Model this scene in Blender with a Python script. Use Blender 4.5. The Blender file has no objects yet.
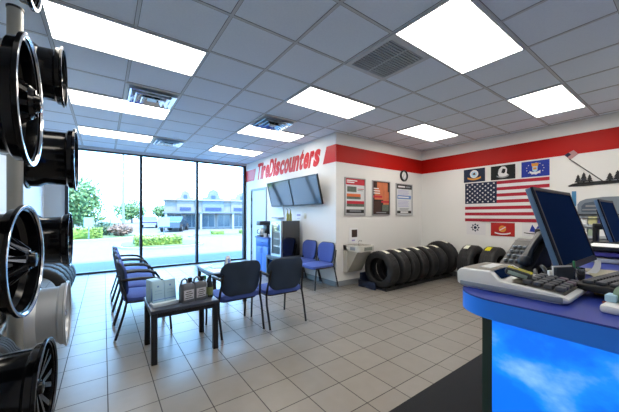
import bpy, bmesh, math, random
from mathutils import Matrix, Vector
random.seed(7)
PI = math.pi
SC = bpy.context.scene
COL = SC.collection

# ------------------------------------------------------------------ materials
def lin(h):
    h = h.lstrip('#')
    c = [int(h[i:i + 2], 16) / 255 for i in (0, 2, 4)]
    return tuple(x / 12.92 if x <= .04045 else ((x + .055) / 1.055) ** 2.4 for x in c) + (1,)

MATS = {}
def mat(name, col='#888888', rough=.5, metal=0., emit=0., coat=0., spec=.5, noise=0., nscale=40., bump=0., bscale=200.):
    if name in MATS: return MATS[name]
    m = bpy.data.materials.new(name); m.use_nodes = True
    nt = m.node_tree; b = nt.nodes['Principled BSDF']
    c = lin(col)
    b.inputs['Base Color'].default_value = c
    b.inputs['Roughness'].default_value = rough
    b.inputs['Metallic'].default_value = metal
    b.inputs['Specular IOR Level'].default_value = spec
    b.inputs['Coat Weight'].default_value = coat
    b.inputs['Coat Roughness'].default_value = .05
    if emit:
        b.inputs['Emission Color'].default_value = c
        b.inputs['Emission Strength'].default_value = emit
    tc = None
    if noise or bump:
        tc = nt.nodes.new('ShaderNodeTexCoord')
    if noise:
        n = nt.nodes.new('ShaderNodeTexNoise'); n.inputs['Scale'].default_value = nscale; n.inputs['Detail'].default_value = 4
        nt.links.new(tc.outputs['Object'], n.inputs['Vector'])
        mx = nt.nodes.new('ShaderNodeMix'); mx.data_type = 'RGBA'
        mx.inputs[6].default_value = tuple(x * (1 - noise) for x in c[:3]) + (1,)
        mx.inputs[7].default_value = tuple(min(1, x * (1 + noise)) for x in c[:3]) + (1,)
        nt.links.new(n.outputs['Fac'], mx.inputs[0]); nt.links.new(mx.outputs[2], b.inputs['Base Color'])
    if bump:
        n2 = nt.nodes.new('ShaderNodeTexNoise'); n2.inputs['Scale'].default_value = bscale; n2.inputs['Detail'].default_value = 3
        nt.links.new(tc.outputs['Object'], n2.inputs['Vector'])
        bp = nt.nodes.new('ShaderNodeBump'); bp.inputs['Strength'].default_value = bump; bp.inputs['Distance'].default_value = .002
        nt.links.new(n2.outputs['Fac'], bp.inputs['Height']); nt.links.new(bp.outputs['Normal'], b.inputs['Normal'])
    MATS[name] = m
    return m

def floor_material():
    m = bpy.data.materials.new('porcelain_tile'); m.use_nodes = True
    nt = m.node_tree; N = nt.nodes; L = nt.links; b = N['Principled BSDF']; b.inputs['Specular IOR Level'].default_value = .36
    tc = N.new('ShaderNodeTexCoord'); sp = N.new('ShaderNodeSeparateXYZ'); L.new(tc.outputs['Object'], sp.inputs[0])
    def math_(op, a, b_=None, c=None):
        n = N.new('ShaderNodeMath'); n.operation = op
        for i, v in enumerate((a, b_, c)):
            if v is None: continue
            if isinstance(v, (int, float)): n.inputs[i].default_value = v
            else: L.new(v, n.inputs[i])
        return n.outputs[0]
    T = .3075
    fx = math_('DIVIDE', math_('SUBTRACT', sp.outputs[0], .024 - T * 40), T)
    fy = math_('DIVIDE', math_('SUBTRACT', sp.outputs[1], .209 - T * 40), T)
    def edge(f):
        fr = math_('FRACT', f)
        return math_('MINIMUM', fr, math_('SUBTRACT', 1., fr))
    e = math_('MINIMUM', edge(fx), edge(fy))
    g = math_('LESS_THAN', e, .0115)
    cb = N.new('ShaderNodeCombineXYZ'); L.new(math_('FLOOR', fx), cb.inputs[0]); L.new(math_('FLOOR', fy), cb.inputs[1])
    wn = N.new('ShaderNodeTexWhiteNoise'); L.new(cb.outputs[0], wn.inputs['Vector'])
    no = N.new('ShaderNodeTexNoise'); no.inputs['Scale'].default_value = 9; no.inputs['Detail'].default_value = 6
    L.new(tc.outputs['Object'], no.inputs['Vector'])
    v = math_('ADD', math_('MULTIPLY', wn.outputs['Value'], .35), math_('MULTIPLY', no.outputs['Fac'], .65))
    r = N.new('ShaderNodeMix'); r.data_type = 'RGBA'; L.new(v, r.inputs[0])
    r.inputs[6].default_value = lin('#7d7871'); r.inputs[7].default_value = lin('#918c85')
    r2 = N.new('ShaderNodeMix'); r2.data_type = 'RGBA'; L.new(g, r2.inputs[0]); L.new(r.outputs[2], r2.inputs[6])
    r2.inputs[7].default_value = lin('#403d3b')
    L.new(r2.outputs[2], b.inputs['Base Color'])
    L.new(math_('ADD', .30, math_('MULTIPLY', g, .5)), b.inputs['Roughness'])
    bp = N.new('ShaderNodeBump'); bp.inputs['Strength'].default_value = .3; bp.inputs['Distance'].default_value = .002
    L.new(math_('SUBTRACT', 1., g), bp.inputs['Height']); L.new(bp.outputs['Normal'], b.inputs['Normal'])
    return m

def glass_material():
    m = bpy.data.materials.new('window_glass'); m.use_nodes = True
    nt = m.node_tree; N = nt.nodes; L = nt.links
    for n in list(N):
        if n.type != 'OUTPUT_MATERIAL': N.remove(n)
    out = [n for n in N if n.type == 'OUTPUT_MATERIAL'][0]
    t = N.new('ShaderNodeBsdfTransparent'); t.inputs[0].default_value = (.93, .97, .97, 1)
    g = N.new('ShaderNodeBsdfGlossy'); g.inputs['Roughness'].default_value = .02
    fr = N.new('ShaderNodeFresnel'); geo = N.new('ShaderNodeNewGeometry'); mr = N.new('ShaderNodeMapRange'); mr.inputs[3].default_value = 1.33; mr.inputs[4].default_value = 1 / 1.33
    L.new(geo.outputs['Backfacing'], mr.inputs[0]); L.new(mr.outputs[0], fr.inputs[0])
    mx = N.new('ShaderNodeMixShader'); L.new(fr.outputs[0], mx.inputs[0]); L.new(t.outputs[0], mx.inputs[1]); L.new(g.outputs[0], mx.inputs[2])
    L.new(mx.outputs[0], out.inputs[0])
    return m

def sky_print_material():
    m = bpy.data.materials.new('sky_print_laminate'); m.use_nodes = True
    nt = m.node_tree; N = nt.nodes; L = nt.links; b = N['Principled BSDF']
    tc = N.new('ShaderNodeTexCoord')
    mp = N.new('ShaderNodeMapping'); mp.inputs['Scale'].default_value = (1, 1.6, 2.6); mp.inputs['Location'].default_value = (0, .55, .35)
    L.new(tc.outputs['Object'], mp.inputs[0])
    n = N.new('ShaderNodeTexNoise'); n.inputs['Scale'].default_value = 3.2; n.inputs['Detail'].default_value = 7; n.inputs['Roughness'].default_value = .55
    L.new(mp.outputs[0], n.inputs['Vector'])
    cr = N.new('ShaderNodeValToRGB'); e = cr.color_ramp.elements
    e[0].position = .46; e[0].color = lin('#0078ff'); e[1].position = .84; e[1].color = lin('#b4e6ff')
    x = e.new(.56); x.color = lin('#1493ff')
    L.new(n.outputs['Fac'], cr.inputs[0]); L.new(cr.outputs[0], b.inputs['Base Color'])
    L.new(cr.outputs[0], b.inputs['Emission Color']); b.inputs['Emission Strength'].default_value = .55  # added self-glow brightens the print; there is no backlight behind it
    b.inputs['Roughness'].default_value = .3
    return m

M_FLOOR = floor_material()
M_GLASS = glass_material()
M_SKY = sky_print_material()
wall_white = mat('wall_paint_white', '#e6e6e4', .7, bump=.15, bscale=350)
red_band = mat('red_wall_paint', '#b3130b', .5, spec=.2, bump=.1, bscale=350)
red_vinyl = mat('red_vinyl', '#c4141a', .4, spec=.25)
tile_ceil = mat('ceiling_tile', '#e0edfc', .9, noise=.06, nscale=60, bump=.35, bscale=260)
grid_white = mat('ceiling_grid_metal', '#c3ccd4', .5)
base_mat = mat('baseboard_vinyl', '#8d9296', .5)
alu_dark = mat('dark_bronze_aluminium', '#23272f', .4, .5)
alu = mat('brushed_aluminium', '#b9bcc0', .35, .9)
chrome = mat('chrome', '#e6e9ec', .12, 1.)
black_gloss = mat('gloss_black_paint', '#07080b', .12, 0., coat=1., spec=.7)
black_satin = mat('satin_black', '#0d0f13', .4)
black_plastic = mat('black_plastic', '#15171b', .45, bump=.1)
dark_plastic = mat('charcoal_plastic', '#2b2f36', .4)
rubber = mat('tire_rubber', '#191b1e', .62, noise=.2, nscale=30)
rubber2 = mat('tire_groove_rubber', '#0b0c0d', .8)
label_white = mat('white_sticker', '#e9ead9', .6)
navy_fabric = mat('navy_fabric', '#40569f', .85, noise=.18, nscale=300, bump=.5, bscale=600)
mesh_dark = mat('dark_mesh_fabric', '#22344a', .7, noise=.25, nscale=400, bump=.5, bscale=700)
tube_black = mat('black_powder_coat', '#14161c', .4)
table_top = mat('dark_laminate_top', '#3b4252', .3, noise=.1, nscale=20)
table_black = mat('black_laminate', '#12151c', .4)
lens = mat('light_diffuser_panel', '#fff7ea', .6, emit=7.6)
wheel_black = mat('wheel_black_gloss', '#06070a', .14, spec=.28)
mach = mat('machined_lip', '#c9cdd2', .18, 1.)
dark_lip = mat('dark_tinted_lip', '#3c4048', .2, .9)
silver_paint = mat('silver_wheel_paint', '#c6c9cc', .32, .45)
cream = mat('cream_steel', '#c9c8c0', .4)
cream2 = mat('warm_grey_steel', '#a8a69c', .4)
screen_off = mat('dark_screen_glass', '#182a4c', .35, spec=0.)
tv_glass = mat('tv_screen_glass', '#3a4145', .1, spec=1., coat=1.)
counter_blue = mat('blue_counter_laminate', '#2f86ff', .35, spec=.25)
counter_topm = mat('violet_blue_counter_top', '#2c3f9c', .4, spec=.25, noise=.1, nscale=200)
mat_black = mat('black_entry_mat', '#141518', .95, noise=.3, nscale=300, bump=.8, bscale=500)
cab_blue = mat('blue_cabinet_laminate', '#2f6fd0', .4)
cab_blue2 = mat('deep_blue_laminate', '#1f4da6', .4)
white_plastic = mat('white_plastic', '#e3e6e6', .35)
grey_plastic = mat('grey_plastic', '#8c96a0', .4)
key_grey = mat('dark_grey_keys', '#3c4049', .5)
paper = mat('white_paper', '#eceef0', .8)
paper_blue = mat('pale_blue_card', '#a9cfe6', .6)
orange = mat('orange_ink', '#e0703a', .6)
yellow = mat('yellow_plastic', '#d8cc1d', .5)
green_ink = mat('green_ink', '#3f8a5c', .6)
red_ink = mat('red_ink', '#c2283a', .6)
blue_ink = mat('blue_ink', '#6d8fc9', .6)
lilac_ink = mat('lilac_ink', '#a7a4d6', .6)
dark_ink = mat('dark_ink', '#2a2c30', .6)
grey_ink = mat('grey_ink', '#8b8f94', .6)
brown_ink = mat('brown_ink', '#5b3526', .6)
flag_red = mat('flag_red_cloth', '#a81c33', .8, bump=.3, bscale=500)
flag_white = mat('flag_white_cloth', '#e0dfe2', .8, bump=.3, bscale=500)
flag_navy = mat('flag_navy_cloth', '#1b2744', .8, bump=.3, bscale=500)
flag_blue = mat('flag_blue_cloth', '#23389c', .8, bump=.3, bscale=500)
flag_black = mat('flag_black_cloth', '#14191a', .8, bump=.3, bscale=500)
gold = mat('gold_cloth', '#d8943a', .7)
scarlet = mat('scarlet_cloth', '#b3201c', .8)

# ------------------------------------------------------------------ mesh builder
class MB:
    def __init__(s): s.v = []; s.f = []; s.mi = []; s.sm = []
    def add(s, vs, fs, m=0, smooth=False, M=None):
        o = len(s.v)
        for v in vs:
            v = Vector(v)
            s.v.append(tuple(M @ v) if M is not None else tuple(v))
        for f in fs:
            s.f.append(tuple(i + o for i in f)); s.mi.append(m); s.sm.append(smooth)
        return s
    def box(s, c, d, m=0, bev=0., M=None, seg=2):
        bm = bmesh.new(); bmesh.ops.create_cube(bm, size=1)
        for v in bm.verts: v.co = Vector((c[0] + v.co.x * d[0], c[1] + v.co.y * d[1], c[2] + v.co.z * d[2]))
        if bev: bmesh.ops.bevel(bm, geom=list(bm.edges), offset=bev, segments=seg, profile=.5, affect='EDGES')
        bm.verts.index_update()
        s.add([v.co.copy() for v in bm.verts], [[v.index for v in f.verts] for f in bm.faces], m, bool(bev) and seg > 1, M)
        bm.free(); return s
    def b2(s, a, b, m=0, bev=0., M=None, seg=2):       # box from two corners
        return s.box([(a[i] + b[i]) / 2 for i in range(3)], [abs(b[i] - a[i]) for i in range(3)], m, bev, M, seg)
    def tube(s, pts, r, n=10, m=0, closed=False, M=None, cap=True):
        P = [Vector(p) for p in pts]; k = len(P)
        R = r if isinstance(r, (list, tuple)) else [r] * k
        T = []
        for i in range(k):
            if closed: t = P[(i + 1) % k] - P[i - 1]
            else: t = P[min(i + 1, k - 1)] - P[max(i - 1, 0)]
            T.append(t.normalized())
        up = Vector((0, 0, 1)) if abs(T[0].z) < .9 else Vector((0, 1, 0))
        u = T[0].cross(up).normalized(); vs = []
        for i in range(k):
            u = (u - T[i] * u.dot(T[i])).normalized(); w = T[i].cross(u)
            for j in range(n):
                a = 2 * PI * j / n
                vs.append(P[i] + (u * math.cos(a) + w * math.sin(a)) * R[i])
        fs = []
        for i in range(k if closed else k - 1):
            for j in range(n):
                a = i * n + j; b = i * n + (j + 1) % n; c = ((i + 1) % k) * n + (j + 1) % n; d = ((i + 1) % k) * n + j
                fs.append((a, b, c, d))
        s.add(vs, fs, m, True, M)
        if cap and not closed:
            s.add(vs[:n], [tuple(range(n))[::-1]], m, False, M); s.add(vs[-n:], [tuple(range(n))], m, False, M)
        return s
    def lathe(s, prof, n=32, m=0, M=None, closed=False, rad=None, mats=None, smooth=True):   # profile (a along +X, r); rad(j, r) may vary the radius
        vs = []; k = len(prof)
        for a, r in prof:
            for j in range(n):
                t = 2 * PI * j / n; rr = rad(j, r) if rad else r
                vs.append((a, rr * math.cos(t), rr * math.sin(t)))
        o = len(s.v); s.add(vs, [], m, True, M)
        for i in range(k if closed else k - 1):
            for j in range(n):
                a = i * n + j; b = i * n + (j + 1) % n; c = ((i + 1) % k) * n + (j + 1) % n; d = ((i + 1) % k) * n + j
                s.f.append((o + a, o + b, o + c, o + d)); s.mi.append(mats[i] if mats else m); s.sm.append(smooth)
        return s
    def prism(s, poly, z0, z1, m=0, M=None, smooth=False):     # polygon in XY extruded along Z
        n = len(poly)
        vs = [(p[0], p[1], z0) for p in poly] + [(p[0], p[1], z1) for p in poly]
        fs = [tuple(range(n))[::-1], tuple(range(n, 2 * n))] + [(i, (i + 1) % n, n + (i + 1) % n, n + i) for i in range(n)]
        return s.add(vs, fs, m, smooth, M)
    def ball(s, c, r, m=0, n=12, M=None):
        r = r if isinstance(r, (list, tuple)) else (r, r, r)
        vs = []; k = n // 2
        for i in range(k + 1):
            p = PI * i / k
            for j in range(n):
                t = 2 * PI * j / n
                vs.append((c[0] + r[0] * math.sin(p) * math.cos(t), c[1] + r[1] * math.sin(p) * math.sin(t), c[2] + r[2] * math.cos(p)))
        fs = []
        for i in range(k):
            for j in range(n): fs.append((i * n + j, (i + 1) * n + j, (i + 1) * n + (j + 1) % n, i * n + (j + 1) % n))
        return s.add(vs, fs, m, True, M)
    def slab(s, out, t, bulge=0., m=0, fn=None, rnd=.012, M=None, m2=None):
        """pillow: 2D outline (x,y), thickness t along z, domed on +z; fn bends points."""
        n = len(out); cx = sum(p[0] for p in out) / n; cy = sum(p[1] for p in out) / n
        rings = [(1 - rnd * 4, -t / 2), (1 - rnd, -t / 2 + t * .12), (1, 0), (1 - rnd, t / 2 - t * .12), (1 - rnd * 4, t / 2), (.6, t / 2 + bulge * .7), (.25, t / 2 + bulge)]
        rings = [(.3, -t / 2), (.65, -t / 2)] + rings
        vs = []
        for k, z in rings:
            for p in out:
                q = Vector((cx + (p[0] - cx) * k, cy + (p[1] - cy) * k, z)); vs.append(fn(q) if fn else q)
        fs = []; R = len(rings)
        for i in range(R - 1):
            for j in range(n): fs.append((i * n + j, i * n + (j + 1) % n, (i + 1) * n + (j + 1) % n, (i + 1) * n + j))
        fs.append(tuple(range(n))[::-1]); fs.append(tuple((R - 1) * n + j for j in range(n)))
        return s.add(vs, fs, m, True, M)
    def build(s, name, mats, parent=None, loc=(0, 0, 0), rot=(0, 0, 0)):
        me = bpy.data.meshes.new(name)
        me.from_pydata(s.v, [], s.f)
        for x in (mats if isinstance(mats, (list, tuple)) else [mats]): me.materials.append(x)
        me.polygons.foreach_set('material_index', s.mi); me.polygons.foreach_set('use_smooth', s.sm)
        bm = bmesh.new(); bm.from_mesh(me); bmesh.ops.recalc_face_normals(bm, faces=bm.faces)
        for e in bm.edges:
            if len(e.link_faces) == 2 and e.calc_face_angle(0) > .62: e.smooth = False
        bm.to_mesh(me); bm.free()
        me.update()
        o = bpy.data.objects.new(name, me); COL.objects.link(o)
        o.location = loc; o.rotation_euler = rot
        if parent: o.parent = parent
        return o

def rrect(w, h, r, n=6, taper=0.):       # rounded rectangle outline centred on 0
    pts = []
    for cx, cy, a0 in ((w / 2 - r, h / 2 - r, 0), (-w / 2 + r, h / 2 - r, 90), (-w / 2 + r, -h / 2 + r, 180), (w / 2 - r, -h / 2 + r, 270)):
        for i in range(n + 1):
            a = math.radians(a0 + 90 * i / n); x, y = cx + r * math.cos(a), cy + r * math.sin(a)
            pts.append((x * (1 + taper * y / h), y))
    return pts

def tag(o, label, cat, group=None, kind=None):
    o['label'] = label; o['category'] = cat
    if group: o['group'] = group
    if kind: o['kind'] = kind
    return o
def struct(o): o['kind'] = 'structure'; return o
def thing(name, label, cat, loc=(0, 0, 0), rz=0., group=None, rot=None):
    o = bpy.data.objects.new(name, None); COL.objects.link(o); o.empty_display_size = .1
    o.location = loc; o.rotation_euler = rot if rot else (0, 0, rz)
    return tag(o, label, cat, group)
def dup(root, loc, rz=None, label=None, group=None, rot=None):
    r = root.copy(); COL.objects.link(r); r.location = loc
    if rz is not None: r.rotation_euler = (0, 0, rz)
    if rot is not None: r.rotation_euler = rot
    if label: r['label'] = label
    if group: r['group'] = group
    for ch in list(root.children):
        c = ch.copy(); COL.objects.link(c); c.parent = r
        for g in list(ch.children):
            d = g.copy(); COL.objects.link(d); d.parent = c
    return r
def text_mesh(body, w, h, shear=0., bold=0., depth=.004, spacing=1.):
    """lettering as verts/faces: x 0..w, z 0..h, facing -Y"""
    cu = bpy.data.curves.new('lettering', 'FONT'); cu.body = body; cu.extrude = depth / 2; cu.offset = bold; cu.resolution_u = 3; cu.space_character = spacing
    ob = bpy.data.objects.new('lettering', cu); COL.objects.link(ob)
    bpy.context.view_layer.update()
    me = bpy.data.meshes.new_from_object(ob.evaluated_get(bpy.context.evaluated_depsgraph_get()))
    vs = [v.co.copy() for v in me.vertices]; fs = [tuple(p.vertices) for p in me.polygons]
    bpy.data.objects.remove(ob); bpy.data.curves.remove(cu); bpy.data.meshes.remove(me)
    x0 = min(v.x for v in vs); x1 = max(v.x for v in vs); y0 = min(v.y for v in vs); y1 = max(v.y for v in vs)
    out = []
    for v in vs:
        z = (v.y - y0) / (y1 - y0); out.append(((v.x - x0) / (x1 - x0) * (w - shear) + shear * z, -v.z - depth / 2, z * h))
    return out, fs

# ------------------------------------------------------------------ camera, world, sun
H = 2.97
cam = bpy.data.cameras.new('camera'); camo = bpy.data.objects.new('camera', cam); COL.objects.link(camo)
camo.location = (0, 0, 1.372); camo.rotation_euler = (PI / 2, 0, -.626)
cam.sensor_width = 36; cam.lens = 284.4 / 619 * 36; cam.shift_y = (215.4 - 206) / 619; cam.clip_start = .02; cam.clip_end = 500
SC.camera = camo
w = bpy.data.worlds.new('sky'); SC.world = w; w.use_nodes = True
nt = w.node_tree; bg = nt.nodes['Background']
tc = nt.nodes.new('ShaderNodeTexCoord'); sp = nt.nodes.new('ShaderNodeSeparateXYZ'); nt.links.new(tc.outputs['Generated'], sp.inputs[0])
cr = nt.nodes.new('ShaderNodeValToRGB'); nt.links.new(sp.outputs[2], cr.inputs[0])
cr.color_ramp.elements[0].position = 0; cr.color_ramp.elements[0].color = (.37, .67, 1, 1)
cr.color_ramp.elements[1].position = .7; cr.color_ramp.elements[1].color = (.2, .48, 1, 1)
nt.links.new(cr.outputs[0], bg.inputs[0]); bg.inputs[1].default_value = 10.5
sl = bpy.data.lights.new('sun', 'SUN'); sl.energy = 11; sl.angle = .009; sl.color = (1, .8, .52)
so = bpy.data.objects.new('sun', sl); COL.objects.link(so); so.rotation_euler = (math.radians(24), 0, math.radians(14))
SC.view_settings.view_transform = 'Standard'; SC.view_settings.look = 'None'; SC.view_settings.exposure = .4; SC.view_settings.gamma = 1
SC.view_settings.use_curve_mapping = False
try:
    SC.cycles.use_denoising = True; SC.cycles.max_bounces = 10; SC.cycles.diffuse_bounces = 5; SC.cycles.transparent_max_bounces = 16
    SC.cycles.sample_clamp_indirect = 6; SC.cycles.caustics_reflective = False; SC.cycles.caustics_refractive = False
except Exception: pass

# ------------------------------------------------------------------ room shell
XL, XT, YP, XF, YW, YB = -1.06, 3.606, 4.12, 6.44, 8.42, -2.6
struct(MB().b2((XL - .12, YB - .12, -.12), (XF + .12, YW + .05, 0)).build('floor', M_FLOOR))
struct(MB().b2((XL - .12, YB - .12, H), (XF + .12, YW + .15, H + .14)).build('ceiling', tile_ceil))
struct(MB().b2((XL - .3, YB - .3, H + .14), (XF + .3, YW + .25, 4.5)).build('roof', mat('roof_stucco', '#b5b0a6', .9)))
struct(MB().b2((XL - .12, YB, 0), (XL, YW, H)).build('wall_left', wall_white))
struct(MB().b2((XL - .12, YB - .12, 0), (XF + .12, YB, H)).build('wall_back', wall_white))
struct(MB().b2((XF, YB, 0), (XF + .12, YP + .12, H)).build('wall_right', wall_white))
struct(MB().b2((XT, YP, 0), (XF + .12, YP + .12, H)).build('wall_posters', wall_white))
# television wall, with the door opening at Y 7.02 .. 7.96
DY0, DY1, DH = 7.02, 7.96, 2.10
g = MB(); g.b2((XT, YP + .12, 0), (XT + .12, DY0, H)); g.b2((XT, DY1, 0), (XT + .12, YW + .1, H)); g.b2((XT, DY0, DH), (XT + .12, DY1, H))
struct(g.build('wall_television', wall_white))
struct(MB().b2((XL - .12, YW, -.1), (-.71, YW + .16, H)).build('wall_window', mat('grey_pier_paint', '#aeb6bc', .7, bump=.15, bscale=350)))
# red painted band
struct(MB().b2((XT, YP - .004, 2.405), (XF, YP, 2.742)).build('trim_1', red_band))
struct(MB().b2((XF - .004, YB, 2.405), (XF, YP - .004, 2.742)).build('trim_2', red_band))
for nm, a, b in (('baseboard_posters', (XT - .012, YP - .012, 0), (XF, YP, .1)), ('baseboard_right', (XF - .012, YB, 0), (XF, YP - .012, .1)),
                 ('baseboard_left', (XL, YB, 0), (XL + .012, YW, .1)), ('baseboard_back', (XL, YB, 0), (XF, YB + .012, .1))):
    struct(MB().b2(a, b).build(nm, base_mat))
struct(MB().b2((XT - .012, YP - .012, 0), (XT, DY0 - .06, .1)).build('baseboard_television', base_mat))
# door
fr = MB(); fr.b2((XT - .02, DY0 - .05, 0), (XT + .1, DY0, DH + .05)); fr.b2((XT - .02, DY1, 0), (XT + .1, DY1 + .05, DH + .05)); fr.b2((XT - .02, DY0, DH), (XT + .1, DY1, DH + .05))
dfm = mat('door_frame_paint', '#7d8790', .4); dlm = mat('door_leaf_paint', '#c3c9cb', .4)
dr = struct(MB().b2((XT + .01, DY0, .008), (XT + .055, DY1, DH)).build('door_1', dlm))
fr.build('door_frame', dfm, dr)
for z in (.25, 1.05, 1.85): MB().tube([(XT - .004, DY1 - .008, z - .05), (XT - .004, DY1 - .008, z + .05)], .012).build('hinge', alu_dark, dr)
MB().tube([(XT - .005, DY0 + .07, 1.0), (XT - .06, DY0 + .07, 1.0), (XT - .06, DY0 + .2, 1.0)], .011).build('door_handle', alu, dr)
# window wall: mullions at measured places
mull = [-.68, .770, 2.144, 3.56]
for i in range(3):
    fr = MB(); a, b = mull[i], mull[i + 1]; d0, d1 = YW - .04, YW + .08
    t = .03
    fr.b2((a - t, d0, .0), (a + t if i else a + .03, d1, 2.915)); 
    if i == 2: fr.b2((b - t, d0, 0), (XT, d1, 2.915))
    fr.b2((a + t, d0, 0), (b - t, d1, .045)); fr.b2((a + t, d0, 2.885), (b - t, d1, 2.915))
    o = struct(fr.build('window_%d' % (i + 1), alu_dark))
    MB().b2((a + t, YW + .015, .045), (b - t, YW + .021, 2.885)).build('glass_pane', M_GLASS, o)
struct(MB().b2((-.71, YW - .06, 2.915), (XT, YW + .15, H)).build('trim_3', mat('window_head_trim', '#c8d0d6', .5)))
# ceiling T-bar grid (one continuous structure)
GX, GY, GU = .8275, 2.8133, .6096
g = MB()
gx = [GX + k * GU for k in range(-3, 10)]; gy = [GY + k * GU for k in range(-8, 10)]
for x in gx:
    if XL < x < XF: g.b2((x - .012, YB, H - .004), (x + .012, YW if x < XT else YP, H))
for y in gy:
    if YB < y < YW: g.b2((XL, y - .012, H - .003), (XT if y > YP else XF, y + .012, H))
struct(g.build('trim_4', grid_white))
g = MB()
for x in gx:
    if XL < x < XF:
        for s_ in (-1, 1): g.b2((x + s_ * .012, YB, H - .002), (x + s_ * .0155, YW - .1 if x < XT else YP, H))
for y in gy:
    if YB < y < YW:
        for s_ in (-1, 1): g.b2((XL, y + s_ * .012, H - .002), (XT if y > YP else XF, y + s_ * .0155, H))
struct(g.build('trim_6', mat('tile_reveal_shade', '#59626b', .9)))  # dark strips along the T-bars paint in the shadow lines at tile edges
g = MB()
for a, b in (((XL, YB), (XL + .022, YW)), ((XT - .022, YP), (XT, YW)), ((XT - .022, YP - .022), (XF, YP)), ((XF - .022, YB), (XF, YP)), ((XL, YW - .082), (XT, YW - .06))):
    g.b2((a[0], a[1], H - .006), (b[0], b[1], H))
struct(g.build('trim_5', grid_white))

# ------------------------------------------------------------------ ceiling lights, diffusers, vent
def make_light():
    t = thing('ceiling_light', 'x', 'ceiling light', group='fluorescent ceiling panels')
    W, D = 2 * GU, GU; f = MB()
    for a, b in (((0, 0), (W, .022)), ((0, D - .022), (W, D)), ((0, .022), (.022, D - .022)), ((W - .022, .022), (W, D - .022))): f.b2((a[0], a[1], -.012), (b[0], b[1], 0))
    f.build('frame', grid_white, t)
    MB().b2((.022, .022, -.006), (W - .022, D - .022, -.001)).build('light_diffuser', lens, t)
    return t
L0 = None
lights = [(-2, 0, 'large ceiling light panel at top left, nearest the hanging wheel rims'),
          (-2, 3, 'ceiling light panel above left window, just beyond the left round-necked diffuser'),
          (-2, 6, 'leftmost far ceiling light panel right by the window head'),
          (2, 0, 'ceiling light panel in the middle of the room, left of the return grille'),
          (2, 3, 'ceiling light panel beside the middle diffuser, left of the red sign lettering'),
          (2, 6, 'small far ceiling light panel by the right window pane above the sign start'),
          (2, -3, 'largest ceiling light panel at top, right beside the return grille'),
          (6, -3, 'rightmost ceiling light panel, above the flags and red wall band'),
          (6, 0, 'ceiling light panel near the poster wall, above the clock corner'),
          (-2, -3, 'ceiling light panel directly overhead, out of the picture at left'),
          (2, -6, 'ceiling light panel behind the viewpoint, above the service counter'),
          (6, -6, 'ceiling light panel behind the viewpoint, by the flag wall')]
for i, j, lb in lights:
    p = (GX + i * GU, GY + j * GU, H - .004)
    if L0 is None: L0 = make_light(); L0.location = p; L0['label'] = lb
    else: dup(L0, p, 0., lb)

def make_diffuser():
    t = thing('air_diffuser', 'x', 'ceiling vent', group='square ceiling air diffusers')
    W = GU; c = W / 2
    f = MB()
    for a, b in (((0, 0), (W, .03)), ((0, W - .03), (W, W)), ((0, .03), (.03, W - .03)), ((W - .03, .03), (W, W - .03))): f.b2((a[0], a[1], -.012), (b[0], b[1], 0))
    f.build('frame', white_plastic, t)
    for k, (r0, r1, z0, z1) in enumerate(((.265, .20, -.045, -.012), (.20, .14, -.06, -.02), (.13, .07, -.07, -.03))):
        m = MB(); q = [(-1, -1), (1, -1), (1, 1), (-1, 1)]
        vs = [(c + x * r0, c + y * r0, z0) for x, y in q] + [(c + x * r1, c + y * r1, z1) for x, y in q] + [(c + x * (r0 - .012), c + y * (r0 - .012), z0 - .004) for x, y in q] + [(c + x * (r1 - .012), c + y * (r1 - .012), z1) for x, y in q]
        fs = []
        for e in range(4):
            n = (e + 1) % 4; fs += [(e, n, 4 + n, 4 + e), (8 + e, 8 + n, 12 + n, 12 + e), (e, n, 8 + n, 8 + e)]
        m.add(vs, fs); m.build('vane', chrome, t)
    MB().box((c, c, -.05), (.11, .11, .006)).build('centre_plate', alu, t)
    MB().lathe([(-.04, .09), (-.002, .11)], 24, M=Matrix.Translation((c, c, 0)) @ Matrix.Rotation(-PI / 2, 4, 'Y')).build('neck', black_satin, t)
    return t
D0 = make_diffuser(); D0.location = (GX - GU, GY + 2 * GU, H - .004); D0['label'] = 'square shiny air diffuser between the two left light panels'
dup(D0, (GX + 2 * GU, GY + 2 * GU, H - .004), 0., 'square shiny air diffuser in mid ceiling left of the red sign')
dup(D0, (GX, GY + 6 * GU, H - .004), 0., 'small far air diffuser above the left window mullion')
v = thing('return_grille', 'dark square slatted return air grille beside the largest light panel', 'ceiling vent', (GX + 2 * GU, GY - 2 * GU, H - .004))
f = MB()
for a, b in (((0, 0), (GU, .05)), ((0, GU - .05), (GU, GU)), ((0, .05), (.05, GU - .05)), ((GU - .05, .05), (GU, GU - .05))): f.b2((a[0], a[1], -.014), (b[0], b[1], 0))
f.build('frame', grid_white, v)
MB().b2((.05, .05, -.002), (GU - .05, GU - .05, 0)).build('backing', mat('duct_dark', '#7c868c', .7), v)
m = MB()
for k in range(16):
    m.box((GU / 2, .062 + k * .032, -.009), (GU - .1, .003, .018), M=None)
m.b2((GU / 2 - .006, .05, -.013), (GU / 2 + .006, GU - .05, -.004))
m.build('slats', mat('grille_slat_paint', '#d0d8dc', .5), v)

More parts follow.
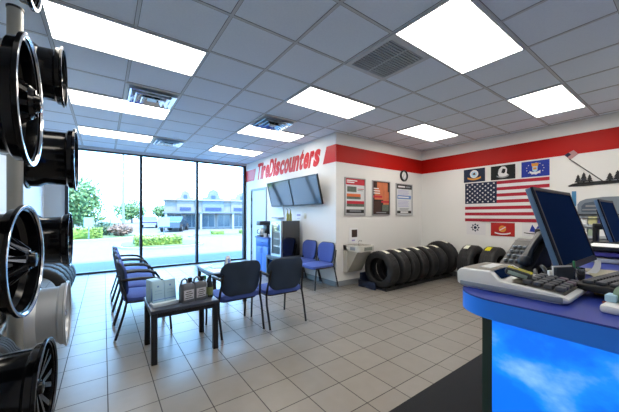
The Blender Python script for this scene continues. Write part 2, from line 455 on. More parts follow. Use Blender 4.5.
# ------------------------------------------------------------------ wall sign lettering and the red end panels
SPEC = {'T': (.46, .50), 'D': (.47, .50), 'i': (.46, .20), 't': (.44, .34), 'r': (.355, .32)}
sg = MB(); letters = []; tot = 0
for ch in 'TireDiscounters':
    h_, w_ = SPEC.get(ch, (.355, .44)); letters.append((ch, h_, w_)); tot += w_ + .045
k_ = (3.07 - .10) / tot; x_ = 0
for ch, h_, w_ in letters:
    sh = .28 * h_; vs, fs = text_mesh(ch, w_ * k_ + sh, h_, shear=sh, bold=.03 if ch in 'TD' else .042, depth=.008)
    sg.add([(v[0] + x_, v[1], v[2]) for v in vs], fs); x_ += (w_ + .045) * k_
tag(sg.build('wall_sign_lettering', red_vinyl, None, (XT - .001, 7.62, 2.395), (0, 0, -PI / 2)), 'red slanted wall lettering above the two televisions', 'sign')
q = lambda y, z: (-y, z)
def wall_panel(pts, name, m, lb):
    Mx = Matrix(((0, 0, 1, XT - .006), (-1, 0, 0, 0), (0, 1, 0, 0), (0, 0, 0, 1)))
    return tag(MB().prism([(-y, z) for y, z in pts], 0, .005, 0, Mx).build(name, m), lb, 'sign')
wall_panel([(4.122, 2.405), (4.52, 2.405), (4.40, 2.742), (4.122, 2.742)], 'red_sign_panel', red_vinyl, 'red slanted sign panel at the wall corner, right of the lettering')
wall_panel([(7.78, 2.405), (8.36, 2.405), (8.36, 2.742), (7.66, 2.742)], 'red_sign_panel', red_vinyl, 'red slanted sign panel next to the window, left of the lettering')

# ------------------------------------------------------------------ televisions
def make_tv():
    t = thing('television', 'x', 'television', group='pair of wall televisions')
    W, Hh = 1.035, .607                                    # local: x width, z up, screen facing -Y, origin bottom centre
    m = MB(); b = .018
    m.b2((-W / 2, -.012, 0), (W / 2, .03, b)); m.b2((-W / 2, -.012, Hh - b), (W / 2, .03, Hh)); m.b2((-W / 2, -.012, b), (-W / 2 + b, .03, Hh - b)); m.b2((W / 2 - b, -.012, b), (W / 2, .03, Hh - b))
    m.b2((-W / 2 + b, 0, b), (W / 2 - b, .03, Hh - b)); m.b2((-.3, .03, .12), (.3, .05, .48))
    m.build('casing', black_satin, t)
    MB().b2((-W / 2 + b, -.006, b), (W / 2 - b, 0, Hh - b)).build('screen', tv_glass, t)
    k = MB(); k.b2((-.15, .05, .2), (.15, .06, .42)); k.tube([(0, .055, .33), (0, .16, .28)], .02)
    k.build('wall_mount', black_satin, t)
    return t
tv = make_tv(); tv.location = (3.50, 5.968, 1.595); tv.rotation_euler = (math.radians(13.7), 0, -PI / 2); tv['label'] = 'left television of the tilted pair, nearer the window'
dup(tv, (3.50, 4.922, 1.595), rot=(math.radians(13.7), 0, -PI / 2), label='right television of the tilted pair, nearer the wall corner')

# ------------------------------------------------------------------ posters and clock on the poster wall
def poster(x0, x1, z0, z1, label, patches, board):
    t = thing('wall_poster', label, 'poster', ((x0 + x1) / 2, YP, z0), 0, 'framed posters beside the clock')
    W = x1 - x0; h = z1 - z0; f = MB(); b = .02
    f.b2((-W / 2, -.022, 0), (W / 2, 0, b)); f.b2((-W / 2, -.022, h - b), (W / 2, 0, h)); f.b2((-W / 2, -.022, b), (-W / 2 + b, 0, h - b)); f.b2((W / 2 - b, -.022, b), (W / 2, 0, h - b))
    f.build('frame', alu, t)
    p = MB(); mats = [board]; iw, ih = W - 2 * b, h - 2 * b
    p.b2((-iw / 2, -.010, b), (iw / 2, 0, h - b))
    for k, (a, c, d, e, mm) in enumerate(patches):           # u0,v0,u1,v1 from the top left
        if isinstance(a, (list, tuple)):
            continue
        if mm not in mats: mats.append(mm)
        p.b2((-iw / 2 + a * iw, -.0105 - .0004 * k, h - b - e * ih), (-iw / 2 + d * iw, -.010, h - b - c * ih), mats.index(mm))
    p.build('print', mats, t)
    return t
white_board = mat('poster_white', '#d9dde0', .35); black_board = mat('poster_black', '#1d1614', .35)
skin = mat('poster_warm_photo', '#c9744c', .4, noise=.45, nscale=9); photo_dark = mat('poster_dark_photo', '#3a2620', .4, noise=.6, nscale=14); photo_grey = mat('poster_grey_photo', '#5d6a60', .4, noise=.6, nscale=18)
lines = lambda u0, u1, v0, n, dv, hh, mm: [(u0, v0 + i * dv, u1 - (.06 * (i % 2)), v0 + i * dv + hh, mm) for i in range(n)]
poster(3.825, 4.40, 1.37, 2.128, 'red-headed framed poster at left, with orange and red bars', [(0, 0, 1, .17, red_ink), (.06, .04, .6, .07, paper), (.06, .09, .45, .12, paper), (.08, .22, .56, .37, photo_grey), (.62, .27, .95, .29, red_ink), (.62, .31, .9, .33, grey_ink),
     (.06, .42, .78, .50, orange), (.06, .50, .78, .57, photo_grey), (.06, .62, .97, .70, red_ink), (.06, .70, .97, .78, photo_grey), (0.04, .86, .96, .96, dark_ink), (.2, .88, .8, .92, grey_ink)], white_board)
poster(4.612, 5.194, 1.375, 2.122, 'dark framed poster in the middle, with a warm orange photo and red bars', [(.1, .02, .9, .55, skin), (.0, .02, .25, .2, photo_dark), (.62, .3, .97, .7, skin), (.05, .2, .35, .23, paper), (.05, .27, .42, .30, paper), (.05, .34, .42, .37, paper), (.03, .43, .55, .49, red_ink),
     (.5, .58, .98, .64, red_ink), (.04, .6, .48, .95, photo_dark), (.55, .7, .95, .9, photo_grey), (.2, .93, .8, .96, grey_ink)], black_board)
poster(5.41, 6.03, 1.37, 2.113, 'pale framed poster at right under the clock, with a blue middle band', [(0, 0, 1, .15, dark_ink), (.1, .05, .55, .10, paper), (.6, .05, .9, .1, grey_ink), (.06, .36, .94, .48, blue_ink), (.1, .40, .8, .44, paper), (0.04, .87, .96, .96, dark_ink), (.25, .89, .75, .94, paper)] +
     lines(.1, .8, .2, 4, .04, .012, lilac_ink) + lines(.1, .8, .54, 5, .045, .012, lilac_ink) + lines(.2, .8, .79, 2, .03, .015, grey_ink), white_board)
ck = thing('wall_clock', 'round black-rimmed wall clock above the pale poster', 'clock', (5.70, YP, 2.30), 0)
RX = Matrix.Rotation(-PI / 2, 4, 'Z')      # lathe axis +X -> -Y
MB().lathe([(0, .13), (.035, .13), (.045, .118), (.035, .1), (.01, .1)], 40, M=RX).build('rim', black_plastic, ck)
m = MB().lathe([(.008, .0001), (.0082, .102)], 40, M=RX)
m.build('dial', paper, ck)
k = MB()
for i in range(12):
    a = i * PI / 6; k.box((.085 * math.sin(a), -.0095, .085 * math.cos(a)), (.008, .002, .014), M=None)
k.build('hour_marks', dark_ink, ck)
k = MB(); k.tube([(0, -.012, 0), (.012, -.012, .055)], .004, 6); k.tube([(0, -.014, 0), (-.045, -.014, -.055)], .003, 6); k.build('hands', dark_ink, ck)

# ------------------------------------------------------------------ drinking fountain and the dispenser above it
df = thing('drinking_fountain', 'cream steel wall drinking fountain left of the tire rack', 'drinking fountain', (3.98, YP, 0))
m = MB(); m.b2((-.19, -.10, .27), (.23, 0, .80), 0, .008); m.build('back_cabinet', cream, df)
# basin: trapezoid top body
m = MB(); Mb = Matrix.Identity(4)
m.prism([(-.19, 0), (-.19, -.40), (-.16, -.44), (.20, -.44), (.23, -.40), (.23, 0)], .69, .80, 0); m.build('basin_body', cream, df)
m = MB(); m.prism([(-.15, -.08), (-.15, -.37), (-.12, -.40), (.16, -.40), (.19, -.37), (.19, -.08)], .801, .806, 0); m.build('basin_top', mat('stainless_basin', '#b4ae9c', .25, .8), df)
m = MB(); m.add([(-.17, -.37, .69), (.21, -.37, .69), (.21, -.10, .27), (-.17, -.10, .27), (-.17, -.10, .69), (.21, -.10, .69)], [(0, 1, 2, 3), (0, 3, 4), (1, 5, 2), (0, 4, 5, 1), (3, 2, 5, 4)]); m.build('apron', cream2, df)
MB().b2((-.06, -.452, .715), (.14, -.44, .775)).build('push_bar', mat('push_bar_grey', '#7f857c', .5), df)
MB().b2((-.196, -.33, .715), (-.19, -.2, .775)).build('side_button', grey_plastic, df)
MB().tube([(.12, -.12, .80), (.12, -.12, .86), (.12, -.15, .88), (.12, -.19, .87)], .01, 8).build('spout', chrome, df)
nt_ = thing('wall_notice', 'small white notice with a dark picture above the drinking fountain', 'notice', (4.06, YP, .97), 0)
MB().box((0, -.004, 0), (.24, .006, .30), M=Matrix.Rotation(math.radians(4), 4, 'Y')).build('sheet', paper, nt_)
k = MB(); k.box((.03, -.009, .04), (.15, .004, .15)); k.box((0, -.009, -.10), (.08, .004, .03), 1); k.build('picture', [photo_dark, lilac_ink], nt_)

# ------------------------------------------------------------------ tires
def make_tire(R=.33, Wd=.225, rim=.215, name='tire', white=False):
    """axis along local X, resting on z=0"""
    t = thing(name, 'x', 'tire')
    h = Wd / 2; n = 72
    pr = [(-h * .82, rim), (-h * .95, rim + .012), (-h, rim + (R - rim) * .45), (-h * .97, R * .90), (-h * .86, R * .965), (-h * .78, R * .985)]
    mt = [0] * 5
    k = 5
    for i in range(k):                                             # tread ribs and grooves
        a0 = -h * .74 + i * (h * 1.48 / k); a1 = a0 + h * 1.48 / k
        pr += [(a0 + .004, R), (a1 - .005, R), (a1 - .004, R - .009), (a1 + .003, R - .009)]; mt += [0, 0, 1, 1]
    pr = pr[:-2]; mt = mt[:-2]
    pr += [(-a, r) for a, r in ((-h * .78, R * .985), (-h * .86, R * .965), (-h * .97, R * .90), (-h, rim + (R - rim) * .45), (-h * .95, rim + .012), (-h * .82, rim))]
    pr += [(h * .7, rim + .01), (h * .8, R - .03), (-h * .8, R - .03), (-h * .7, rim + .01)]
    Mz = Matrix.Translation((0, 0, R))
    MB().lathe(pr, n, 0, Mz, True, mats=(mt + [0] * 60)[:len(pr)], rad=lambda j, r: r - (.006 if (j % 3 == 0 and r > R * .975) else 0)).build('tire_body', [rubber, rubber2], t)
    if white:
        m = MB(); r0, r1 = R - .062, R - .028
        for a0, a1 in [(a, a + 13) for a in range(0, 360, 16) if a % 96]:
            vs = []; fs = []
            for i in range(5):
                a = math.radians(a0 + (a1 - a0) * i / 4)
                for rr in (r0, r1): vs += [(-h - .003, rr * math.cos(a), R + rr * math.sin(a)), (-h + .004, rr * math.cos(a), R + rr * math.sin(a))]
            for i in range(4):
                o = i * 4; fs += [(o, o + 4, o + 6, o + 2), (o, o + 1, o + 5, o + 4), (o + 2, o + 6, o + 7, o + 3)]
            m.add(vs, fs)
        m.build('raised_lettering', label_white, t)
    return t
def tread_label(t, ang0=68, ang1=100, mt=None, R=.33, w=.07, off=0.):
    vs = []; fs = []
    for i in range(7):
        a = math.radians(ang0 + (ang1 - ang0) * i / 6)
        for x in (-w / 2 + off, w / 2 + off): vs.append((x, -(R + .003) * math.cos(a), R + (R + .003) * math.sin(a)))
    for i in range(6): fs.append((2 * i, 2 * i + 1, 2 * i + 3, 2 * i + 2))
    m = MB().add(vs, fs); m.add([Vector(v) + Vector((0, 0, -.003)) for v in vs], fs)
    return m.build('tread_sticker', mt or label_white, t)
T0 = make_tire(R=.345); tread_label(T0, 64, 98, R=.345, w=.09)
xs = [4.22, 4.56, 4.85, 5.16, 5.52, 5.88, 6.26]
names = ['nearest tire in the row under the posters, with its open hub facing out', 'second tire from the left under the posters', 'third tire from the left under the posters', 'middle tire of the seven under the posters',
         'third tire from the corner in the row under the posters', 'second tire from the corner in the row under the posters', 'last tire of the poster-wall row, tight in the room corner']
ZR = .02
for i, x in enumerate(xs):
    if i == 0: T0.location = (x, 3.53, ZR); T0['label'] = names[0]; T0['group'] = 'tires in the row under the posters'
    elif i < 6: dup(T0, (x, 3.53, ZR), 0, names[i])
    else:
        TB = make_tire(R=.385, Wd=.25); tread_label(TB, 64, 98, R=.385, w=.09); TB.location = (x, 3.53, ZR); tag(TB, names[i].replace('last tire', 'largest and last tire'), 'tire', 'tires in the row under the posters')
rk = thing('tire_rack', 'low dark blue rack holding the row of tires under the posters', 'rack', (4.1, 3.53, 0))
rkm = mat('dark_blue_steel', '#18223a', .4)
rkd = mat('black_steel', '#101216', .5)
for dy in (-.19, .19): MB().b2((0, dy - .02, 0), (2.3, dy + .02, .06)).build('rail', rkd, rk)
for dx in (.02, 1.15, 2.2): MB().b2((dx, -.17, 0), (dx + .05, .17, .018)).build('crossbar', rkm, rk)
m = MB(); m.b2((-.09, -.02, 0), (-.05, .40, .13), 0, .006); m.build('end_stop', rkm, rk)
m = MB(); m.b2((-.05, .36, .0), (.3, .40, .26), 0, .006); m.build('side_guard', rkm, rk)
# tires by the flag wall, axis along Y
fl = [(2.735, 'left tire of the three below the flags, with a white tread sticker'), (2.34, 'middle tire below the flags, with a yellow tread sticker'), (1.91, 'right tire below the flags, mostly behind the desk phone')]
F0 = make_tire(R=.385, Wd=.27, rim=.23)
tread_label(F0, 100, 122, R=.385, w=.09, off=.03)
for i, (y, lb) in enumerate(fl):
    if i == 0: F0.location = (6.03, y, 0); F0.rotation_euler = (0, 0, -PI / 2); F0['label'] = lb; F0['group'] = 'tires standing below the flags'; F0.rotation_euler = (0, 0, PI / 2)
    else:
        o = dup(F0, (6.03, y, 0), PI / 2, lb)
        if i == 1:
            for c in o.children:
                if c.name.startswith('tread_sticker'):
                    c.data = c.data.copy(); c.data.materials[0] = yellow
# tires along the left wall near the window
S0 = make_tire(R=.335, Wd=.23)
ln = ['farthest tire of the left-wall row, closest to the window', 'second tire from the window in the left-wall row', 'middle tire of the left-wall row', 'fourth tire from the window in the left-wall row', 'fifth tire from the window, behind the silver wheel rim']
for i in range(5):
    p = (-.735, 6.45 - i * .30, 0)
    if i == 0: S0.location = p; S0.rotation_euler = (0, 0, PI / 2); S0['label'] = ln[0]; S0['group'] = 'tires in a row along the left wall'
    else: dup(S0, p, PI / 2, ln[i])
wt = make_tire(R=.36, Wd=.22, white=True); wt.location = (-.76, 2.50, 0); wt.rotation_euler = (0, 0, PI / 2)
tag(wt, 'tire with white sidewall lettering at far left behind the lowest wheel rim', 'tire')

# ------------------------------------------------------------------ wheel rims on the display rack
def make_wheel(R, W, n_sp, lab, loc, barrel, lip, spoke, dish=.06, style='straight', tilt=0., phase=0., capm=None):
    t = thing('alloy_wheel', lab, 'alloy wheel', loc, tilt, 'wheel rims on the display rack')
    pr = [(0, R), (-.012, R), (-.018, R - .016), (-.045, R - .02), (-.06, R - .04), (-W * .62, R - .045), (-W * .74, R - .022), (-W + .02, R - .018), (-W + .012, R), (-W, R),
          (-W, R - .028), (-W * .74, R - .03), (-W * .62, R - .053), (-.07, R - .05), (-.05, R - .03), (-.012, R - .026)]
    MB().lathe(pr, 64, 0).build('barrel', barrel, t) if False else MB().lathe(pr, 64, 0, None, True).build('barrel', barrel, t)
    MB().lathe([(.001, R - .001), (.003, R - .003), (.003, R - .012), (-.004, R - .018), (-.004, R - .014), (-.002, R - .002)], 64, 0, None, True).build('lip', lip, t)
    Ro = R - .05; xo = -dish; xh = -.005 if dish > .06 else -.05; rh = R * (.2 if style == 'vee' else .26)
    for k in range(n_sp):
        a = 2 * PI * k / n_sp + phase
        def P(r, x, w_, a=a): return (x, r * math.cos(a) - w_ * math.sin(a), r * math.sin(a) + w_ * math.cos(a))
        m = MB()
        if style == 'vee':
            for sgn in (-1, 1):
                b1, b2 = sgn * .022, sgn * R * .2
                vs = [P(rh * .8, xh + .012, b1 - .012), P(rh * .8, xh + .012, b1 + .012), P(rh * .8, xh - .022, b1 - .014), P(rh * .8, xh - .022, b1 + .014),
                      P(Ro * .97, xo + .004, b2 - .014), P(Ro * .97, xo + .004, b2 + .014), P(Ro * .97, xo - .025, b2 - .017), P(Ro * .97, xo - .025, b2 + .017)]
                m.add(vs, [(0, 1, 5, 4), (2, 6, 7, 3), (0, 4, 6, 2), (1, 3, 7, 5), (4, 5, 7, 6), (0, 2, 3, 1)])
        else:
            w0, w1 = R * .075, R * .13
            mid = .55
            vs = []
            for r, x, w_ in ((rh * .8, xh + .012, w0), (Ro * .62, (xh + xo) / 2 + .004, w0 * .85), (Ro, xo + .004, w1)):
                vs += [P(r, x + .006, -w_ * .55), P(r, x + .006, w_ * .55), P(r, x - .03, w_), P(r, x - .03, -w_)]
            fs = []
            for s_ in range(2):
                o = s_ * 4
                for e in range(4): fs.append((o + e, o + (e + 1) % 4, o + 4 + (e + 1) % 4, o + 4 + e))
            fs += [(0, 3, 2, 1), (8, 9, 10, 11)]
            m.add(vs, fs)
        m.build('spoke', spoke, t)
    hb = MB().lathe([(xh - .03, .001), (xh - .03, rh), (xh + .004, rh), (xh + .016, rh * .82), (xh + .016, .036), (xh + .016, .001)], 40).build('hub', spoke, t)
    MB().lathe([(xh + .016, .036), (xh + .034, .032), (xh + .038, .02), (xh + .038, .001)], 24).build('centre_cap', capm or wheel_black, t)
    for k in range(6):
        a = 2 * PI * k / 6
        MB().lathe([(xh + .014, .009), (xh + .022, .009), (xh + .022, .001)], 8, M=Matrix.Translation((0, rh * .68 * math.cos(a), rh * .68 * math.sin(a)))).build('lug_nut', dark_lip, hb)
    return t
WH = [
 ((-.235, 1.575, 1.822), .252, .27, 8, 'large gloss black rim with a bright machined lip at left, upper middle of the rack', wheel_black, mach, wheel_black, .17, 'straight', 0., .3),
 ((-.235, 1.57, 2.475), .255, .25, 8, 'black rim at the very top left, only its lower lip in view', wheel_black, mach, wheel_black, .05, 'straight', 0., .1),
 ((-.28, 3.28, 2.575), .25, .25, 6, 'black rim high at left, behind the large bright-lipped rim', wheel_black, dark_lip, wheel_black, .05, 'straight', 0., .0),
 ((-.19, 3.11, 1.84), .258, .30, 6, 'black rim with a turquoise sticker, beside the top of the left window', wheel_black, dark_lip, wheel_black, .05, 'straight', 0., .5),
 ((-.28, 1.79, 1.17), .25, .27, 8, 'gloss black rim with vee spokes at left, at eye height below the largest rim', wheel_black, mach, dark_lip, .15, 'vee', math.radians(-5), .2),
 ((-.25, 3.42, 1.15), .25, .30, 6, 'dark rim above the left-wall tires, beside the window edge', wheel_black, dark_lip, wheel_black, .05, 'straight', 0., .2),
 ((-.254, 3.27, .52), .275, .29, 8, 'silver rim low at left, in front of the left-wall tires', silver_paint, silver_paint, silver_paint, .05, 'straight', 0., .2),
 ((-.25, 2.09, .445), .25, .30, 7, 'lowest black rim in the bottom left corner, with tinted spokes', wheel_black, dark_lip, wheel_black, .02, 'vee', math.radians(-4), .25),
]
for loc, R, W, n, lab, b, l, s_, dish, st, tl, ph in WH:
    wobj = make_wheel(R, W, n, lab, loc, b, l, s_, dish, st, tl, ph)
    if 'turquoise' in lab:
        MB().lathe([(0, .001), (.002, .016)], 16, M=Matrix.Translation((-.21, -.11, R * .0 + .165)) @ Matrix.Rotation(math.radians(-60), 4, 'X') @ Matrix.Rotation(-PI / 2, 4, 'Z')).build('round_sticker', mat('turquoise_sticker', '#1fc4cf', .5), wobj)
rack = thing('wheel_display_rack', 'grey upright post rack with arms carrying the wheel rims', 'display rack', (-.5, 2.80, 0))
rm = mat('rack_grey_steel', '#8d8f8c', .4, .3)
m = MB(); m.tube([(0, 0, .02), (0, 0, 2.80)], .042, 20); m.build('post', rm, rack)
m = MB(); m.b2((-.3, -.15, 0), (.02, .15, .02)); m.build('base_plate', rkm, rack)
m = MB(); m.lathe([(2.80, .046), (2.815, .046), (2.82, .001)], 20, M=Matrix.Rotation(-PI / 2, 4, 'Y')); m.build('post_cap', black_plastic, rack)
for loc, R, W, *_ in WH:
    y = loc[1] - 2.80; z = loc[2]; x1 = loc[0] + .5 - .09
    pts = [(-.03, 0, z), (-.10, .0 + (.06 if y > 0 else -.06), z), (-.12, y - (.06 if y > 0 else -.06), z), (-.09, y, z), (x1, y, z)]
    MB().tube(pts, .016, 10).build('arm', rm, rack)

# ------------------------------------------------------------------ waiting chairs
def make_chair(arms=True):
    t = thing('waiting_chair', 'x', 'chair')
    seat_o = rrect(.50, .47, .09, 6, -.10)
    def sf(q): return Vector((q.x, q.y + .02, .445 + q.z + .015 * (q.y / .24) ** 2 * (1 if q.y < 0 else -1) - .01))
    MB().slab(seat_o, .06, .012, 0, sf).build('seat', navy_fabric, t)
    MB().slab(rrect(.44, .40, .06), .018, 0, 0, lambda q: Vector((q.x, q.y + .02, .402 + q.z))).build('seat_pan', black_plastic, t)
    lean = .22
    def bf(off):
        def f(q):     # q.x width, q.y height (centre 0), q.z thickness (+ towards sitter)
            z = .66 + q.y; y = -.215 - (q.y + .19) * lean * .6 + q.z + off + 1.1 * q.x * q.x * .75
            return Vector((q.x, y, z))
        return f
    MB().slab(rrect(.475, .39, .115, 7, .12), .022, 0, 0, bf(-.012)).build('backrest', mesh_dark, t)
    MB().slab(rrect(.455, .37, .11, 7, .12), .024, .004, 0, bf(.012)).build('back_cushion', navy_fabric, t)
    for s_ in (-1, 1):
        top = [(s_ * .235, -.235, .60), (s_ * .225, -.262, .72)]
        r_ = MB(); r_.tube([(s_ * .25, -.29, .035), (s_ * .258, -.215, .30), (s_ * .25, -.19, .42), (s_ * .24, -.205, .52)] + top, .0125, 10)
        lg = r_.build('leg', tube_black, t)
        MB().lathe([(0, .011), (0, .014), (.04, .012)], 12, M=Matrix.Translation((s_ * .25, -.294, 0)) @ Matrix.Rotation(-PI / 2, 4, 'Y')).build('glide', chrome, lg)
        f_ = MB(); pts = [(s_ * .25, .255, .035), (s_ * .25, .225, .42)]
        if arms: pts += [(s_ * .25, .20, .56), (s_ * .25, .15, .625)]
        else: pts += [(s_ * .2, .19, .415)]
        f_.tube(pts, .0125, 10); lg = f_.build('leg', tube_black, t)
        MB().lathe([(0, .011), (0, .014), (.04, .012)], 12, M=Matrix.Translation((s_ * .25, .257, 0)) @ Matrix.Rotation(-PI / 2, 4, 'Y')).build('glide', chrome, lg)
        MB().tube([(s_ * .25, -.19, .42), (s_ * .25, .225, .415)], .011, 8).build('side_rail', tube_black, t)
        if arms:
            a_ = MB()
            pts = [(s_ * .236, -.25, .655), (s_ * .25, -.17, .668), (s_ * .252, -.05, .668), (s_ * .254, .08, .655), (s_ * .252, .16, .62), (s_ * .25, .195, .57)]
            a_.tube(pts, [.012, .017, .018, .018, .016, .013], 10); a_.build('armrest', black_plastic, t)
    return t
C0 = make_chair(True); C0['group'] = 'armchairs in the row facing right'
rowlab = ['nearest chair of the left row, beside the low table with oil jugs', 'second nearest chair of the left row', 'third chair of the left row, second from the window', 'farthest chair of the left row, closest to the window']
for i in range(4):
    p = (.39, 3.93 + i * .585, 0)
    if i == 0: C0.location = p; C0.rotation_euler = (0, 0, -PI / 2); C0['label'] = rowlab[0]
    else: dup(C0, p, -PI / 2, rowlab[i])
dup(C0, (1.27, 3.31, 0), math.radians(1), 'chair seen from behind, just right of the oil jug table', 'two chairs with their backs to the viewer')
dup(C0, (1.825, 3.235, 0), math.radians(-1), 'chair seen from behind, the right one in front of the blue cabinet', 'two chairs with their backs to the viewer')
K0 = make_chair(False); K0['group'] = 'armless chairs against the television wall'
K0.location = (3.28, 4.27, 0); K0.rotation_euler = (0, 0, PI / 2); K0['label'] = 'armless navy chair against the wall, nearest the wall corner'
dup(K0, (3.28, 4.82, 0), PI / 2, 'armless navy chair against the wall, beside the glass-door fridge')

# ------------------------------------------------------------------ tables
def make_table(x0, y0, x1, y1, h, label):
    t = thing('low_table', label, 'table', ((x0 + x1) / 2, (y0 + y1) / 2, 0))
    W, D = x1 - x0, y1 - y0
    MB().box((0, 0, h - .016), (W, D, .032), 0, .004).build('tabletop', table_top, t)
    m = MB(); m.b2((-W / 2 + .01, -D / 2 + .01, h - .075), (W / 2 - .01, -D / 2 + .035, h - .032)); m.b2((-W / 2 + .01, D / 2 - .035, h - .075), (W / 2 - .01, D / 2 - .01, h - .032))
    m.b2((-W / 2 + .01, -D / 2 + .035, h - .075), (-W / 2 + .035, D / 2 - .035, h - .032)); m.b2((W / 2 - .035, -D / 2 + .035, h - .075), (W / 2 - .01, D / 2 - .035, h - .032)); m.build('apron', table_black, t)
    for sx in (-1, 1):
        for sy in (-1, 1): MB().b2((sx * (W / 2 - .005), sy * (D / 2 - .005), 0), (sx * (W / 2 - .055), sy * (D / 2 - .055), h - .032), 0, .003).build('leg', table_black, t)
    return t
make_table(.345, 2.93, .965, 3.50, .50, 'low black square table with oil jugs and pale boxes on it')
make_table(1.31, 4.26, 1.85, 5.14, .50, 'low dark table with papers, between the left row and the window')
make_table(2.93, 5.12, 3.55, 5.72, .49, 'low dark table under the glass-door fridge')

# pale folded display boxes, oil jugs and bottles on the near table
TZ = .50
bx = thing('product_box', 'pale blue twin-panel product box at left on the oil jug table', 'box', (.485, 3.10, TZ), math.radians(12), 'pale boxes on the low table')
Mt = Matrix.Rotation(math.radians(-8), 4, 'X')
for k, x in enumerate((-.056, .056)):
    MB().b2((x - .054, -.012, .03), (x + .054, .012, .235), 0, .003, Mt).build('panel', paper_blue, bx)
m = MB()
for x in (-.056, .056): m.box((x, -.013, .18), (.016, .002, .016), 0, 0, Mt); m.box((x, -.013, .14), (.06, .002, .005), 1, 0, Mt); m.box((x, -.013, .11), (.07, .002, .004), 1, 0, Mt)
m.box((0, -.013, .055), (.21, .002, .008), 0, 0, Mt)
m.build('print', [blue_ink, mat('pale_print', '#8fb4d6', .6)], bx)
m = MB(); m.b2((-.125, -.06, 0), (.125, .05, .03), 0, .003); m.build('tray', mat('pale_tray', '#c8d8e4', .5), bx)
b3 = thing('product_box', 'blue-sided pale box standing behind the twin-panel box', 'box', (.41, 3.28, TZ), math.radians(14), 'pale boxes on the low table')
MB().box((0, 0, .11), (.10, .12, .22), 0, .004).build('carton', paper_blue, b3)
MB().box((-.0, -.061, .08), (.09, .003, .13)).build('blue_panel', mat('deep_blue_print', '#3d62ae', .5), b3)
def make_jug(label, loc, rz):
    t = thing('oil_jug', label, 'jug', loc, rz, 'grey oil jugs on the low table')
    W, D = .135, .09; out = rrect(W, D, .022)
    m = MB(); n = len(out); rings = [(0, .96), (.008, 1), (.15, 1), (.175, .92), (.19, .72)]
    vs = [(p[0] * k - (.02 if z > .18 else 0), p[1] * k, z) for z, k in rings for p in out]
    fs = [(i * n + j, i * n + (j + 1) % n, (i + 1) * n + (j + 1) % n, (i + 1) * n + j) for i in range(4) for j in range(n)] + [tuple(range(n))[::-1], tuple(4 * n + j for j in range(n))]
    m.add(vs, fs, 0, True)
    m.build('body', mat('dark_grey_jug', '#626872', .4), t)
    MB().lathe([(.19, .024), (.205, .024), (.205, .021), (.235, .021), (.238, .018), (.238, .001)], 16, M=Matrix.Translation((.034, 0, 0)) @ Matrix.Rotation(-PI / 2, 4, 'Y')).build('cap', black_plastic, t)
    MB().tube([(.008, 0, .18), (.0, 0, .222), (-.025, 0, .236), (-.052, 0, .22), (-.06, 0, .165)], .010, 10).build('handle', mat('dark_grey_jug'), t)
    m = MB(); m.b2((-.05, -.0475, .03), (.052, -.044, .125)); 
    for i in range(4): m.b2((-.038 + .01 * (i % 2), -.0485, .042 + .02 * i), (.04 - .015 * (i % 2), -.047, .049 + .02 * i), 1)
    m.build('label', [mat('jug_label', '#c7cbd6', .5), dark_ink], t)
    return t
J = make_jug('grey oil jug with a black cap, next to the pale boxes', (.680, 3.06, TZ), math.radians(14))
dup(J, (.806, 3.085, TZ), math.radians(14), 'right grey oil jug, next to the two slim bottles')
def make_bottle(label, loc, body, capm, h=.2, r=.03):
    t = thing('slim_bottle', label, 'bottle', loc, 0, 'slim bottles on the low table')
    Ry = Matrix.Rotation(-PI / 2, 4, 'Y')
    MB().lathe([(0, .001), (0, r), (h * .55, r), (h * .72, r * .5), (h * .85, r * .38)], 20, M=Ry).build('body', body, t)
    MB().lathe([(h * .82, r * .45), (h, r * .42), (h, .001)], 16, M=Ry).build('cap', capm, t)
    MB().lathe([(h * .1, r + .001), (h * .45, r + .001)], 20, M=Ry).build('label', mat('olive_label', '#7d8a5a', .5), t)
make_bottle('pale slim bottle with a green cap beside the right oil jug', (.893, 3.17, TZ), mat('pale_bottle', '#aab8c4', .35), green_ink, .22, .028)
make_bottle('dark slim bottle at the right edge of the oil jug table', (.926, 3.10, TZ), mat('dark_bottle', '#1c2128', .3), black_plastic, .24, .028)
# papers on the second table
tag(MB().box((0, 0, .002), (.21, .28, .004)).build('paper_sheet', paper, None, (1.44, 4.50, .50), (0, 0, .1)), 'white sheet on the near end of the low dark table', 'paper')
mg = thing('magazine', 'dark-covered magazine lying on the low dark table', 'magazine', (1.55, 4.84, .50), .15)
MB().box((0, 0, .003), (.21, .28, .006)).build('pages', paper, mg); MB().box((0, 0, .007), (.214, .284, .002)).build('cover', mat('magazine_cover', '#39475a', .3), mg)
tag(MB().box((0, 0, .002), (.21, .28, .004)).build('paper_sheet', paper, None, (1.43, 4.97, .50), (0, 0, -.1)), 'white sheet at the window end of the low dark table', 'paper')
tc_ = thing('tent_card', 'small white folded tent card on the low table by the window', 'card', (1.77, 4.90, .50), .3)
m = MB(); m.add([(-.06, -.04, 0), (.06, -.04, 0), (.035, 0, .16), (-.035, 0, .16), (-.06, .04, 0), (.06, .04, 0)], [(0, 1, 2, 3), (4, 3, 2, 5)]); m.build('card', paper, tc_)
MB().add([(-.03, -.034, .03), (.03, -.034, .03), (.022, -.015, .11), (-.022, -.015, .11)], [(0, 1, 2, 3)]).build('print', blue_ink, tc_)

